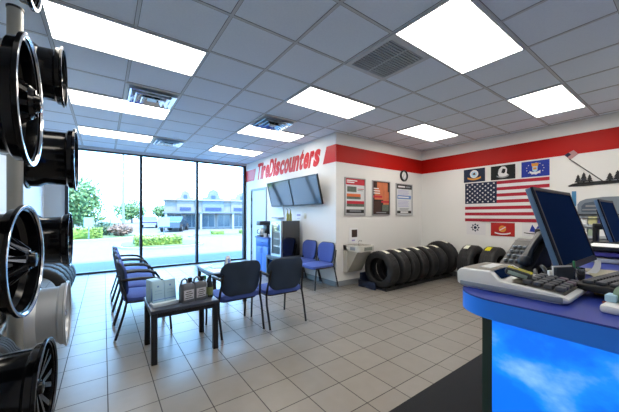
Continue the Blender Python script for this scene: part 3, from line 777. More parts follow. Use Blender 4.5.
# ------------------------------------------------------------------ blue cabinet, coffee maker, fridge
cb = thing('coffee_cabinet', 'tall narrow bright blue cabinet under the coffee maker', 'cabinet', (3.30, 6.07, 0))
MB().b2((-.28, -.33, .06), (.28, .33, .835)).build('carcass', cab_blue, cb)
MB().b2((-.25, -.32, 0), (.28, .32, .06)).build('plinth', cab_blue2, cb)
MB().b2((-.31, -.345, .835), (.28, .345, .865), 0, .004).build('worktop', cab_blue2, cb)
d = MB().b2((-.298, -.315, .66), (-.28, .315, .82), 0, .003).build('drawer', cab_blue, cb); MB().tube([(-.298, -.05, .74), (-.318, -.05, .74), (-.318, .05, .74), (-.298, .05, .74)], .005, 6).build('pull', cab_blue2, d)
for s_ in (-1, 1):
    d = MB().b2((-.298, s_ * .004, .08), (-.28, s_ * .315, .645), 0, .003).build('cabinet_door', cab_blue, cb)
    MB().tube([(-.298, s_ * .04, .5), (-.318, s_ * .04, .5), (-.318, s_ * .04, .6), (-.298, s_ * .04, .6)], .005, 6).build('pull', cab_blue2, d)
cm = thing('coffee_maker', 'black coffee maker on the blue cabinet', 'coffee maker', (3.13, 6.235, .865))
m = MB(); m.b2((-.13, -.10, 0), (.13, .10, .03), 0, .006); m.b2((.04, -.09, .03), (.13, .09, .28), 0, .008); m.build('body', black_plastic, cm)
m = MB(); m.b2((-.14, -.105, .27), (.14, .105, .37), 0, .015); m.build('brew_head', dark_plastic, cm)
MB().lathe([(.03, .06), (.06, .075), (.14, .07), (.19, .045), (.2, .05)], 24, M=Matrix.Translation((-.045, 0, 0)) @ Matrix.Rotation(-PI / 2, 4, 'Y')).build('glass_pot', mat('coffee_pot_glass', '#d3d8da', .1, .3), cm)
MB().tube([(-.11, 0, .17), (-.16, 0, .16), (-.16, 0, .08), (-.115, 0, .07)], .008, 8).build('pot_handle', black_plastic, cm)
tag(MB().lathe([(0, .001), (0, .03), (.085, .038), (.085, .034), (.006, .027)], 20, M=Matrix.Rotation(-PI / 2, 4, 'Y')).build('paper_cup', white_plastic, None, (3.06, 6.005, .865)), 'white paper cup right of the coffee maker', 'cup')
tag(MB().box((0, 0, .035), (.14, .2, .07), 0, .004).build('sugar_tray', white_plastic, None, (3.18, 5.86, .865)), 'white condiment tray between the coffee maker and the fridge', 'tray')
ws = thing('wall_shelf', 'small dark wall shelf with a white board above the coffee maker', 'shelf', (XT, 6.35, 1.30))
MB().b2((-.14, -.28, 0), (0, .1, .02)).build('board', dark_plastic, ws)
m = MB(); m.add([(-.02, .12, .02), (-.02, -.30, .02), (-.02, -.24, .40), (-.02, .0, .40), (-.002, .12, .02), (-.002, -.30, .02), (-.002, -.24, .40), (-.002, .0, .40)], [(0, 1, 2, 3), (7, 6, 5, 4), (0, 4, 5, 1), (1, 5, 6, 2), (2, 6, 7, 3), (3, 7, 4, 0)]); m.build('white_board', white_plastic, ws)
fg = thing('drinks_fridge', 'black drinks fridge with a glass door, standing on a low table', 'fridge', (3.28, 5.45, .49))
m = MB(); m.b2((-.21, -.225, .0), (.23, -.2, .765)); m.b2((-.21, .2, 0), (.23, .225, .765)); m.b2((-.21, -.2, 0), (.23, .2, .03)); m.b2((-.21, -.2, .735), (.23, .2, .765)); m.b2((.2, -.2, .03), (.23, .2, .735)); m.build('cabinet', black_gloss, fg)
m = MB(); m.b2((-.2, -.199, .031), (.19, -.195, .734)); m.b2((-.2, .195, .031), (.19, .199, .734)); m.b2((.185, -.195, .031), (.199, .195, .734)); m.build('liner', mat('fridge_liner', '#c9d0cc', .4), fg)
MB().b2((-.19, -.15, .722), (-.16, .15, .733)).build('added_fridge_glow', mat('added_fridge_glow', '#f4fff8', .5, emit=30.), fg)  # added glowing strip that brightens the inside of the fridge
for z in (.2, .36, .52):
    m = MB(); m.b2((-.19, -.19, z - .004), (.18, .19, z + .001)); m.b2((-.195, -.19, z - .012), (-.19, .19, z + .022))
    m.build('fridge_shelf', white_plastic, fg)
dm = MB(); dm.b2((-.25, -.225, .0), (-.212, -.185, .765)); dm.b2((-.25, .185, 0), (-.212, .225, .765)); dm.b2((-.25, -.185, 0), (-.212, .185, .045)); dm.b2((-.25, -.185, .72), (-.212, .185, .765))
dd = dm.build('glass_door', alu, fg)
MB().b2((-.235, -.185, .045), (-.229, .185, .72)).build('pane', M_GLASS, dd)
MB().tube([(-.25, -.205, .3), (-.275, -.205, .3), (-.275, -.205, .5), (-.25, -.205, .5)], .007, 8).build('handle', alu, dd)
bl = ['front left', 'middle', 'front right']
Ry = Matrix.Rotation(-PI / 2, 4, 'Y')
wb = thing('drink_bottle', 'dark small bottle on the top shelf inside the fridge, left', 'bottle', (3.17, 5.58, 1.013), 0, 'bottles inside the fridge')
MB().lathe([(0, .001), (0, .03), (.11, .03), (.15, .012), (.175, .012), (.175, .001)], 16, M=Ry).build('body', mat('blue_bottle', '#46597c', .2), wb)
MB().lathe([(.165, .0135), (.185, .0135), (.185, .001)], 12, M=Ry).build('cap', white_plastic, wb)
dup(wb, (3.17, 5.48, 1.013), 0, 'dark small bottle on the top shelf inside the fridge, middle')
dup(wb, (3.17, 5.36, 1.013), 0, 'dark small bottle on the top shelf inside the fridge, right')
tag(MB().box((0, 0, .055), (.02, .30, .11)).build('shelf_card', green_ink, None, (3.33, 5.46, 1.012)), 'green card behind the bottles inside the fridge', 'card')
for k, (y, c) in enumerate(((5.52, '#9c9644'), (5.40, '#86843c'))):
    b_ = thing('syrup_bottle', ['yellow syrup bottle on top of the fridge, left one', 'yellow-green syrup bottle on top of the fridge, right one'][k], 'bottle', (3.38, y, 1.255), 0, 'syrup bottles on the fridge')
    MB().lathe([(0, .001), (0, .032), (.13, .032), (.19, .014), (.23, .013)], 16, M=Ry).build('body', mat('syrup_%d' % k, c, .25), b_)
    MB().tube([(0, 0, .23), (0, 0, .26), (-.04, 0, .265)], .009, 8).build('pump', dark_plastic, b_)
wn_ = thing('wall_notice', 'small white notice with lilac print above the fridge', 'notice', (XT, 5.40, 1.36), -PI / 2)
MB().b2((-.11, -.004, -.1), (.11, 0, .1)).build('sheet', paper, wn_); k = MB(); k.b2((-.08, -.0055, .0), (.07, -.004, .04)); k.b2((-.08, -.0055, -.06), (.05, -.004, -.05)); k.build('print', lilac_ink, wn_)
tag(MB().box((-.006, 0, 0), (.012, .09, .12), 0, .003).build('wall_thermostat', mat('ivory_plastic', '#cfcab8', .5), None, (XT, 5.15, 1.36)), 'small ivory wall plate right of the notice above the fridge', 'switch')
ol = thing('wall_outlet', 'white wall outlet between fridge and armless chairs', 'outlet', (XT, 4.75, 1.15))

bpy.data.objects.remove(ol)
# ------------------------------------------------------------------ flags on the right wall
FK = XF / 6.374
def fy(y): return y * FK
def fz(z): return 1.372 + (z - 1.372) * FK
def star(cx, cz, r, n=5, inner=.4, ph=PI / 2):
    return [(cx + (r if i % 2 == 0 else r * inner) * math.cos(ph + i * PI / n), cz + (r if i % 2 == 0 else r * inner) * math.sin(ph + i * PI / n)) for i in range(2 * n)]
def disc(cx, cz, r, n=20, ry=None): return [(cx + r * math.cos(2 * PI * i / n), cz + (ry or r) * math.sin(2 * PI * i / n)) for i in range(n)]
MXZ = Matrix(((1, 0, 0, 0), (0, 0, -1, 0), (0, 1, 0, 0), (0, 0, 0, 1)))   # prism XY -> XZ, extrude towards -Y
def cloth_piece(m, x0, z0, x1, z1, mi, ripple=.006, off=.012, nx=24, nz=4):
    vs = []; fs = []
    for s_ in (0, 1):
        for i in range(nx + 1):
            for j in range(nz + 1):
                x = x0 + (x1 - x0) * i / nx; z = z0 + (z1 - z0) * j / nz
                vs.append((x, -off + s_ * .003 + ripple * math.sin(x * 9 + z * 3), z))
    N = (nx + 1) * (nz + 1)
    for i in range(nx):
        for j in range(nz):
            a = i * (nz + 1) + j; b = a + nz + 1
            fs.append((a, b, b + 1, a + 1)); fs.append((N + a, N + a + 1, N + b + 1, N + b))
    m.add(vs, fs, mi, True)
# national flag
y0, y1 = fy(3.03), fy(1.583); z1, z0 = fz(2.057), fz(1.245); W = y0 - y1; Hf = z1 - z0
t = thing('national_flag', 'large striped flag with a starred navy corner on the right wall', 'flag', (XF, y0, z0), -PI / 2)
cw = W * .425; st = Hf / 13
m = MB()
for k in range(13):
    a = 0 if k < 6 else cw
    cloth_piece(m, a, k * st, W, (k + 1) * st, 0 if k % 2 == 0 else 1)
m.build('stripes', [flag_red, flag_white], t)
m = MB(); cloth_piece(m, 0, 6 * st, cw, Hf, 0); m.build('canton', flag_navy, t)
m = MB()
for r in range(9):
    nn = 6 if r % 2 == 0 else 5
    for c in range(nn):
        sx = cw * ((c + .5) / 6 if nn == 6 else (c + 1) / 6); sz = 6 * st + 7 * st * (r + .75) / 9.5
        off = .014 - .006 * math.sin(sx * 9 + sz * 3)
        m.prism(star(sx, sz, .023), off - .003, off + .001, 0, MXZ)
m.build('stars', flag_white, t)
def small_flag(name, label, ya, yb, za, zb, field, layers, mats):
    t = thing(name, label, 'flag', (XF, fy(ya), fz(za)), -PI / 2, 'small flags around the large flag')
    W = fy(ya) - fy(yb); h = fz(zb) - fz(za)
    m = MB(); cloth_piece(m, 0, 0, W, h, 0, ripple=.002, off=.008, nx=10); m.build('cloth', field, t)
    m = MB()
    for k, (poly, mi) in enumerate(layers(W, h)): m.prism(poly, .009, .0105 + .0006 * k, mi, MXZ)
    if layers(W, h): m.build('emblem', mats, t)
    return t
def banner(cx, cz, w, hh, sag):
    n = 8; top = [(cx - w / 2 + w * i / n, cz + sag * (2 * i / n - 1) ** 2) for i in range(n + 1)]
    return top + [(x, z - hh) for x, z in reversed(top)]
small_flag('navy_flag', 'navy blue small flag with a round seal and gold scroll, upper left', 3.057, 2.63, 2.08, 2.36, flag_navy,
    lambda W, h: [(disc(W / 2, h * .6, h * .30), 0), (disc(W / 2, h * .6, h * .21), 1), ([(W / 2 - .03, h * .55), (W / 2 + .03, h * .52), (W / 2 + .02, h * .72), (W / 2 - .02, h * .66)], 2), (banner(W / 2, h * .27, W * .62, h * .13, h * .12), 3)], [flag_white, paper_blue, brown_ink, gold])
small_flag('black_flag', 'black small flag with a white bust emblem, upper middle', 2.522, 2.098, 2.08, 2.357, flag_black,
    lambda W, h: [([(W * .30, h * .45), (W * .34, h * .75), (W * .46, h * .93), (W * .6, h * .9), (W * .68, h * .72), (W * .66, h * .42), (W * .74, h * .3), (W * .6, h * .2), (W * .36, h * .2)], 0), ([(W * .44, h * .5), (W * .5, h * .78), (W * .62, h * .72), (W * .6, h * .5), (W * .54, h * .42)], 1), (banner(W / 2, h * .2, W * .5, h * .1, h * .12), 2)], [flag_white, flag_black, grey_ink])
small_flag('blue_flag', 'bright blue small flag with a shield emblem and ring of stars, upper right', 2.0, 1.583, 2.08, 2.368, flag_blue,
    lambda W, h: [(star(W / 2 + .13 * math.cos(a), h * .5 + .105 * math.sin(a), .011), 0) for a in [i * 2 * PI / 13 for i in range(13)]] +
        [([(W * .37, h * .85), (W * .63, h * .85), (W * .6, h * .62), (W * .4, h * .62)], 1), ([(W * .41, h * .64), (W * .59, h * .64), (W * .59, h * .38), (W * .5, h * .25), (W * .41, h * .38)], 2), ([(W * .44, h * .58), (W * .56, h * .58), (W * .56, h * .44), (W * .44, h * .44)], 3), (banner(W / 2, h * .28, W * .38, h * .13, h * .1), 0)], [flag_white, gold, paper_blue, gold])
small_flag('red_flag', 'scarlet small flag with a gold emblem and white scroll, lower middle', 2.522, 2.106, .962, 1.225, scarlet,
    lambda W, h: [(disc(W / 2, h * .55, h * .24), 0), (disc(W / 2, h * .55, h * .15), 1), ([(W * .36, h * .45), (W * .62, h * .72), (W * .65, h * .68), (W * .39, h * .41)], 2), (banner(W / 2, h * .2, W * .66, h * .09, h * .1), 2)], [gold, orange, flag_white])
small_flag('white_flag', 'white small flag with a dark blue star-shaped emblem, lower left', 3.0, 2.62, .965, 1.225, flag_white,
    lambda W, h: [(star(W / 2 - .01, h * .58, h * .36, 8, .62), 0), (disc(W / 2 - .01, h * .58, h * .2), 1), (disc(W / 2 - .01, h * .58, h * .12), 0)], [flag_navy, flag_white])
small_flag('white_flag', 'white small flag with a blue emblem over a black line, lower right by the monitor', 1.99, 1.58, .985, 1.245, flag_white,
    lambda W, h: [([(W * .28, h * .35), (W * .38, h * .85), (W * .5, h * .5), (W * .62, h * .85), (W * .66, h * .35), (W * .5, h * .3)], 0), (banner(W * .42, h * .22, W * .7, h * .06, h * .06), 1)], [flag_blue, flag_black])
# black metal wall silhouette: plain generic pines on a ridge with a small flag on a slanted pole
sl_ = thing('metal_wall_silhouette', 'black metal wall silhouette on a ridge with a slanted pole and tiny flag', 'wall decoration', (XF, fy(1.34), fz(1.87)), -PI / 2)
m = MB(); m.prism([(0, 0), (.06, .03), (.2, .045), (.4, .05), (.62, .045), (.8, .06), (.95, .05), (1.1, .08), (1.1, .02), (.6, .0), (.2, -.015), (.02, -.015)], .004, .014, 0, MXZ); m.build('ridge', black_satin, sl_)
def pine(x, h_, w_):
    p = [(x - .008, .03), (x - .008, .055)]
    L_ = [(x - w_, .055), (x - w_ * .45, .04 + h_ * .38), (x - w_ * .75, .04 + h_ * .36), (x - w_ * .3, .04 + h_ * .7), (x - w_ * .5, .04 + h_ * .68)]
    p += L_ + [(x, .04 + h_)] + [(2 * x - a, b) for a, b in reversed(L_)] + [(x + .008, .055), (x + .008, .03)]
    return p
for x, h_, w_ in ((.13, .14, .045), (.20, .17, .05), (.27, .13, .04), (.50, .13, .05), (.585, .16, .055)):
    MB().prism(pine(x, h_, w_), .004, .014, 0, MXZ).build('pine_shape', black_satin, sl_)
MB().tube([(.425, -.011, .04), (.02, -.012, .46)], .007, 8).build('pole', black_satin, sl_)
m = MB(); fa = [(.03, .445), (.135, .525), (.075, .60), (-.045, .535)]
m.prism(fa, .008, .013, 0, MXZ); m.prism([(-.045, .535), (-.005, .49), (.045, .53), (.01, .57)], .013, .015, 1, MXZ)
m.build('small_flag', [mat('faded_flag', '#b48a8c', .7), flag_navy], sl_)
# blue narrow sign and brochure rack on the flag wall
tag(MB().box((-.006, 0, 0), (.012, .055, .25), 0, .002).build('narrow_sign', mat('blue_sign', '#3a82b4', .4), None, (XF, fy(1.262), fz(1.652))), 'narrow blue vertical sign on the wall beside the monitor top', 'sign')
br = thing('brochure_rack', 'grey wall brochure rack with a rounded header behind the far monitor', 'rack', (XF, fy(1.215), fz(.98)), -PI / 2)
W = .72
hd = [(0, .42), (0, .58), (.03, .63), (.10, .665), (.3, .69), (.5, .69), (.66, .665), (.70, .63), (W, .58), (W, .42)]
MB().prism(hd, .002, .03, 0, MXZ).build('header', mat('rack_header', '#77828e', .4), br)
m = MB(); m.prism([(.05, .45), (.05, .55), (.09, .60), (.2, .62), (.4, .62), (.4, .45)], .03, .033, 0, MXZ); m.box((.2, -.035, .55), (.2, .003, .03), 1); m.box((.2, -.035, .49), (.28, .003, .02), 1); m.build('header_print', [mat('header_dark', '#4c5a6a', .4), grey_ink], br)
m = MB(); m.b2((-.03, -.08, .40), (W, 0, .42)); m.b2((-.03, -.08, .34), (W, -.065, .35)); m.build('rail', dark_plastic, br)
m = MB(); m.b2((0, -.03, 0), (W, 0, .40)); m.build('back_panel', mat('rack_grey', '#aab2bb', .5), br)
cols = [paper, mat('brochure_yellow', '#cfcf9a', .5), mat('brochure_violet', '#4d4f9c', .5), paper, mat('brochure_green', '#9fb29a', .5), paper, mat('brochure_violet'), paper]
k = 0
for r, z in enumerate((.20, .02)):
    for c in range(6):
        x = .02 + c * .115; hh = .14 + .03 * ((c + r) % 2)
        tag(MB().box((0, 0, hh / 2), (.10, .012, hh)).build('brochure', cols[(c + r * 3) % 8], None, (XF - .055, fy(1.215) - x - .05, fz(.98) + z + .012), (0, 0, -PI / 2)),
            '%s brochure, %s row of the wall rack, slot %s from left' % (['white', 'pale yellow', 'violet', 'white', 'pale green', 'white', 'violet', 'white'][(c + r * 3) % 8], ['upper', 'lower'][r], ['one', 'two', 'three', 'four', 'five', 'six'][c]), 'brochure', 'brochures in the wall rack')
m = MB()
for z in (.20, .02): m.b2((0, -.085, z), (W, -.03, z + .01)); m.b2((0, -.085, z), (W, -.08, z + .05))
m.build('pocket', mat('rack_grey'), br)

# ------------------------------------------------------------------ service counter
ct = thing('service_counter', 'blue service counter with a cloudy sky print on its end, brightened by added glow', 'counter', (.786, .425, 0))
TZC = 1.16
X1, Yd = 2.75, -.80
def corner(r, n=8): return [(r - r * math.sin(PI / 2 * i / n), -r + r * math.cos(PI / 2 * i / n)) for i in range(n + 1)]
top = corner(.12) + [(0, Yd), (X1, Yd), (X1, 0)]
MB().prism(top, TZC - .05, TZC - .004, 0, None, True).build('top_edge', counter_blue, ct)
MB().prism(top, TZC - .004, TZC, 0).build('counter_top', counter_topm, ct)
MB().b2((.052, Yd + .05, .0), (X1 - .05, -.075, TZC - .05)).build('base', mat('counter_base_dark', '#16324a', .5), ct)
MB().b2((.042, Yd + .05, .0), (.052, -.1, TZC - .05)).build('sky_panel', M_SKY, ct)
MB().b2((.044, -.1, 0), (.075, -.075, TZC - .05)).build('corner_post', mat('corner_post_dark', '#15332c', .4), ct)
tag(MB().box((0, 0, .006), (3.4, .80, .012), 0, .004).build('entry_mat', mat_black, None, (2.55, .878, 0)), 'black floor mat along the front of the service counter', 'mat')

# printing calculator: long axis along Y (left end = +Y), front towards -X
ca = thing('printing_calculator', 'large white printing calculator with dark keys at the counter end', 'calculator', (.872, .44, TZC))
# local: X to the back, Y negative runs right; length .285
Lc, Dc = .26, .18
prof = [(0, .010), (0, .044), (.010, .054), (.092, .056), (.112, .034), (Lc - .03, .024), (Lc, .018), (Lc, .006), (Lc - .02, 0), (.02, 0)]    # along -Y, z
vs = [(0, -a, z) for a, z in prof] + [(Dc, -a, z) for a, z in prof]; n = len(prof)
bmx = bmesh.new(); bv = [bmx.verts.new(v) for v in vs]
bmx.faces.new(bv[:n]); bmx.faces.new(bv[n:][::-1])
for i in range(n): bmx.faces.new((bv[i], bv[n + i], bv[n + (i + 1) % n], bv[(i + 1) % n]))
bmesh.ops.recalc_face_normals(bmx, faces=bmx.faces); bmesh.ops.bevel(bmx, geom=list(bmx.edges), offset=.006, segments=2, affect='EDGES', profile=.5); bmx.verts.index_update()
m = MB().add([v.co.copy() for v in bmx.verts], [[v.index for v in f.verts] for f in bmx.faces], 0, True); bmx.free()
m.build('casing', white_plastic, ca)
MB().b2((-.002, -Lc + .012, .004), (Dc + .002, -.01, .018), 0, .003).build('lower_shell', grey_plastic, ca)
m = MB(); m.add([(.012, -.012, .0552), (Dc - .01, -.012, .0552), (Dc - .01, -.092, .0572), (.012, -.092, .0572)], [(0, 1, 2, 3)]); m.add([(.012, -.012, .054), (Dc - .01, -.012, .054), (Dc - .01, -.092, .054), (.012, -.092, .054)], [(0, 1, 2, 3)]); m.build('top_cover', mat('taupe_plastic', '#7c776c', .45), ca)
MB().b2((.05, -.075, .0565), (.14, -.045, .0585)).build('paper_slot', white_plastic, ca)
m = MB(); kz = lambda a: .0245 + (.23 - a) * .086
m.add([(.016, -.138, kz(.138) + .0055), (Dc - .012, -.138, kz(.138) + .0055), (Dc - .012, -.248, kz(.248) + .002), (.016, -.248, kz(.248) + .002)], [(0, 1, 2, 3)])
m.add([(.016, -.138, kz(.138)), (Dc - .012, -.138, kz(.138)), (Dc - .012, -.248, kz(.248) - .002), (.016, -.248, kz(.248) - .002)], [(0, 1, 2, 3)]); m.build('keypad_plate', mat('taupe_plastic'), ca)
for r in range(1, 5):
    for c in range(5):
        a = .148 + r * .0222; x = .032 + c * .031
        sl = math.atan(.086)
        Mk = Matrix.Translation((x, -a, kz(a) + .008)) @ Matrix.Rotation(sl, 4, 'X')
        MB().box((0, 0, 0), (.024, .018, .011), 0, .0025, Mk).build('key', key_grey if (r + c) % 7 else mat('mauve_key', '#5a4a5a', .5), ca)
m = MB(); m.add([(.02, -.0935, .0557), (Dc - .02, -.0935, .0557), (Dc - .02, -.1135, .0362), (.02, -.1135, .0362)], [(0, 1, 2, 3)]); m.build('display_window', screen_off, ca)
# yellow and black box cutter lying on the calculator
tm = thing('box_cutter', 'black and yellow box cutter resting on the calculator beside its keys', 'box cutter', (.925, .300, TZC + .042), math.radians(8), None, (math.radians(14), 0, math.radians(10)))
m = MB(); m.b2((-.019, -.030, 0), (.019, .030, .022), 0, .008); m.build('body', dark_plastic, tm)
for x in (-.009, .009): MB().b2((x - .0028, -.029, .0195), (x + .0028, .027, .0228), 0, .001).build('yellow_stripe', yellow, tm)
MB().b2((-.0205, -.022, .005), (-.0185, .022, .015), 0, .0008).build('side_stripe', mat('sage_plastic', '#8fa39a', .5), tm)
MB().b2((-.004, .004, .022), (.004, .014, .026), 0, .001).build('slider', alu, tm)
# keyboard
def make_keyboard(label, loc, rz):
    t = thing('keyboard', label, 'keyboard', loc, rz)
    W, D = .44, .15
    MB().b2((-W / 2, -D / 2, .004), (W / 2, D / 2, .022), 0, .004).build('casing', black_plastic, t)
    for r in range(5):
        m = MB(); 
        xx = -W / 2 + .012
        ncol = 20
        for c in range(ncol):
            if r == 0 and 4 <= c <= 9:
                if c == 4: m.box((xx + 2.5 * .0208 + .010, -D / 2 + .02 + r * .026, .0265), (.12, .019, .009), 0, .002)
                xx += .0208; continue
            m.box((xx + .0095, -D / 2 + .02 + r * .026, .0265), (.0175, .019, .009), 0, .002); xx += .0208
        m.build('key_row', key_grey, t)
    return t
make_keyboard('black keyboard on the counter in front of the large monitor', (1.22, .10, TZC + .012), math.radians(-8))
tag(MB().b2((-.16, -.05, 0), (.16, .05, .014), 0, .002).build('notepad', mat('pad_tan', '#9a8450', .6), None, (1.215, .10, TZC), (0, 0, math.radians(-8))), 'tan pad under the black keyboard', 'notepad')
# monitor
def make_monitor(label, loc, rz, tilt=16.8):
    t = thing('monitor', label, 'monitor', loc, rz, 'monitors on the service counter')
    W, Hh = .457, .288
    Mt = Matrix.Translation((0, 0, .03)) @ Matrix.Rotation(math.radians(-tilt), 4, 'X')
    m = MB(); b = .012
    m.b2((-W / 2, -.010, 0), (W / 2, -.002, b + .008), 0, 0, Mt); m.b2((-W / 2, -.010, Hh - b), (W / 2, -.002, Hh), 0, 0, Mt); m.b2((-W / 2, -.010, b + .008), (-W / 2 + b, -.002, Hh - b), 0, 0, Mt); m.b2((W / 2 - b, -.010, b + .008), (W / 2, -.002, Hh - b), 0, 0, Mt)
    m.build('bezel', mat('navy_bezel', '#141c2c', .45, spec=.2), t)
    m = MB(); m.b2((-W / 2, -.002, 0), (W / 2, .014, Hh), 0, .003, Mt); m.build('side_trim', mat('pale_blue_trim', '#56789c', .35), t)
    m = MB(); m.b2((-.13, .012, .03), (.13, .036, Hh - .05), 0, .01, Mt); m.build('back_housing', mat('navy_bezel'), t)
    MB().b2((-W / 2 + b, -.007, b + .008), (W / 2 - b, -.004, Hh - b), 0, 0, Mt).build('screen', screen_off, t)
    m = MB(); m.b2((-.035, .10, .0), (.035, .125, .16), 0, .006); m.b2((-.035, .05, .12), (.035, .12, .16), 0, .006); m.build('stand_neck', black_plastic, t)
    m = MB(); m.slab(rrect(.17, .16, .05), .016, .002, 0, lambda q: Vector((q.x, q.y + .09, q.z + .009))); m.build('stand_base', black_plastic, t)
    return t
make_monitor('large dark monitor leaning back on the counter, in front of the flags', (1.170 + .2285, .262, TZC), 0)
make_monitor('far monitor at the right edge, in front of the brochure rack', (2.43 + .2285, .305, TZC), 0, 15)
# desk phone beyond the calculator
ph = thing('desk_phone', 'black slanted desk phone with handset behind the calculator', 'phone', (1.272, .385, TZC), 0)
Mp = Matrix.Rotation(math.radians(0), 4, 'X')
m = MB(); P4 = [(-.15, 0), (-.15, .012), (.05, .115), (.085, .12), (.10, .10), (.10, 0)]
Mx = Matrix(((1, 0, 0, 0), (0, 0, 1, -.05), (0, 1, 0, 0), (0, 0, 0, 1)))
m.prism(P4, 0, .10, 0, Mx); m.build('body', black_plastic, ph)
hs = MB(); hs.tube([(-.09, -.025, .055), (-.05, -.025, .085), (.01, -.025, .115), (.06, -.025, .128)], [.02, .013, .013, .021], 10); hs.ball((-.095, -.025, .055), (.024, .022, .02)); hs.ball((.068, -.025, .132), (.026, .022, .02)); hs.build('handset', dark_plastic, ph)
k = MB()
for i in range(3):
    for j in range(4): k.box((-.08 + j * .028, .005 + i * .016, .050 + j * .0145), (.016, .011, .008), 0, .002, None)
k.build('keypad', grey_plastic, ph)
hx = MB(); pts = []
for i in range(121): a = i * .55; s_ = i / 120; pts.append((-.09 + .17 * s_, -.065 - .02 * math.sin(s_ * PI) + .010 * math.cos(a), .02 + .010 * math.sin(a)))
hx.tube(pts, .0028, 6); hx.build('coiled_cord', black_plastic, ph)
for k, pts in enumerate([[(1.10, .27, 1.168), (1.13, .30, 1.22), (1.16, .31, 1.22), (1.17, .322, 1.168)], [(1.07, .29, 1.168), (1.10, .315, 1.20), (1.14, .32, 1.21), (1.145, .318, 1.168)]]):
    q = []
    for i in range(25):
        s_ = i / 24; u = [(1 - s_) ** 3, 3 * s_ * (1 - s_) ** 2, 3 * s_ * s_ * (1 - s_), s_ ** 3]
        q.append(tuple(sum(u[j] * pts[j][c] for j in range(4)) for c in range(3)))
    tag(MB().tube(q, .006, 8).build('cable', black_plastic), ['thick black cable looping left of the large monitor, upper one', 'thick black cable looping left of the large monitor, lower one'][k], 'cable', 'cables beside the large monitor')
gd = thing('glass_dish', 'small clear shiny dish left of the desk phone', 'dish', (1.085, .385, TZC))
MB().lathe([(0, .001), (0, .02), (.024, .03), (.027, .029), (.004, .018), (.004, .001)], 24, M=Ry).build('bowl', mat('pale_glass', '#b8c6d8', .08, .5), gd)
# small things between the calculator and the monitor
mc = thing('pen_cup', 'shiny metal pen cup in front of the large monitor', 'cup', (1.15, .222, TZC))
MB().lathe([(0, .001), (0, .019), (.055, .019), (.055, .016), (.004, .016)], 24, M=Ry).build('cup', chrome, mc)
for i, (dx, dy) in enumerate(((.006, .004), (-.006, .002))): MB().tube([(dx * .3, dy, .005), (dx * 2, dy * 2, .075)], .003, 6).build('pen', [black_plastic, green_ink][i], mc)
cd = thing('card_holder', 'small white card holder with a dark card by the calculator keys', 'card holder', (1.09, .235, TZC), math.radians(-25))
m = MB(); m.b2((-.04, -.02, 0), (.04, .02, .012), 0, .002); m.b2((-.04, .012, 0), (.04, .02, .05), 0, .002); m.build('holder', white_plastic, cd)
MB().b2((-.032, .0, .012), (.032, .008, .06)).build('card', mat('slate_card', '#2c3542', .5), cd); MB().b2((-.034, .007, .03), (.034, .011, .064)).build('white_card', paper, cd)
rc = MB(); vs = []; fs = []
for i in range(13):
    s_ = i / 12; x = .16 * s_; z = .035 * (1 - s_) ** 2 + .002; y = -.03 * s_ * s_; hw = .008 + .006 * s_
    vs += [(x, y - hw, z), (x, y + hw, z), (x, y - hw, z + .001), (x, y + hw, z + .001)]
for i in range(12): o = i * 4; fs += [(o, o + 1, o + 5, o + 4), (o + 2, o + 6, o + 7, o + 3), (o, o + 4, o + 6, o + 2), (o + 1, o + 3, o + 7, o + 5)]
tag(rc.add(vs, fs, 0, True).build('receipt_strip', paper, None, (1.56, .240, TZC), (0, 0, math.radians(-170))), 'curled white receipt strip right of the large monitor', 'receipt')
tr = thing('paper_tray', 'stacked white and violet paper trays at the right edge below the far monitor', 'tray', (1.98, .23, TZC), 0)
for k in range(3):
    m = MB(); z = k * .026; m.b2((-.18, -.13, z), (.18, .13, z + .004)); m.b2((-.18, -.13, z), (-.175, .13, z + .02)); m.b2((-.18, .125, z), (.18, .13, z + .02)); m.b2((.175, -.13, z), (.18, .13, z + .02)); m.build('tray', [white_plastic, mat('violet_tray', '#5a56a8', .4), dark_plastic][k], tr)
MB().b2((-.165, -.12, .056), (.165, .115, .064)).build('paper_stack', paper, tr)
tag(MB().box((0, 0, .002), (.21, .15, .004)).build('paper_sheet', mat('cream_paper', '#cfc9b0', .7), None, (1.46, .175, TZC), (0, 0, .3)), 'cream sheet lying under the front edge of the large monitor', 'paper')
sd = thing('sticker_dispenser', 'white boxy device with cables at the right end of the counter edge', 'device', (.925, .085, TZC), math.radians(-4))
MB().box((.0, -.02, .009), (.10, .13, .018), 0, .006).build('casing', white_plastic, sd)
MB().lathe([(-.018, .001), (-.018, .017), (.018, .017), (.018, .001)], 20, M=Matrix.Translation((.01, .01, .035)) @ Matrix.Rotation(PI / 3, 4, 'Z')).build('roll', mat('sage_roll', '#6f8a72', .5), sd)
MB().b2((-.012, .025, .018), (.02, .045, .034), 0, .003).build('button_block', paper_blue, sd)
for k, (c, pts) in enumerate((('#b8a02c', [(.98, .13, 1.164), (1.05, .12, 1.166), (1.1, .03, 1.164), (1.12, -.06, 1.164)]), ('#8a3a34', [(.965, .14, 1.164), (.985, .10, 1.166), (1.0, .03, 1.166), (1.01, -.07, 1.164)]))):
    q = []
    for i in range(17):
        s_ = i / 16; u = [(1 - s_) ** 3, 3 * s_ * (1 - s_) ** 2, 3 * s_ * s_ * (1 - s_), s_ ** 3]
        q.append(tuple(sum(u[j] * pts[j][cc] for j in range(4)) for cc in range(3)))
    tag(MB().tube(q, .0035, 8).build('cable', mat('cable_%d' % k, c, .5)), ['thin yellow cable below the black keyboard', 'thin red cable below the black keyboard'][k], 'cable')

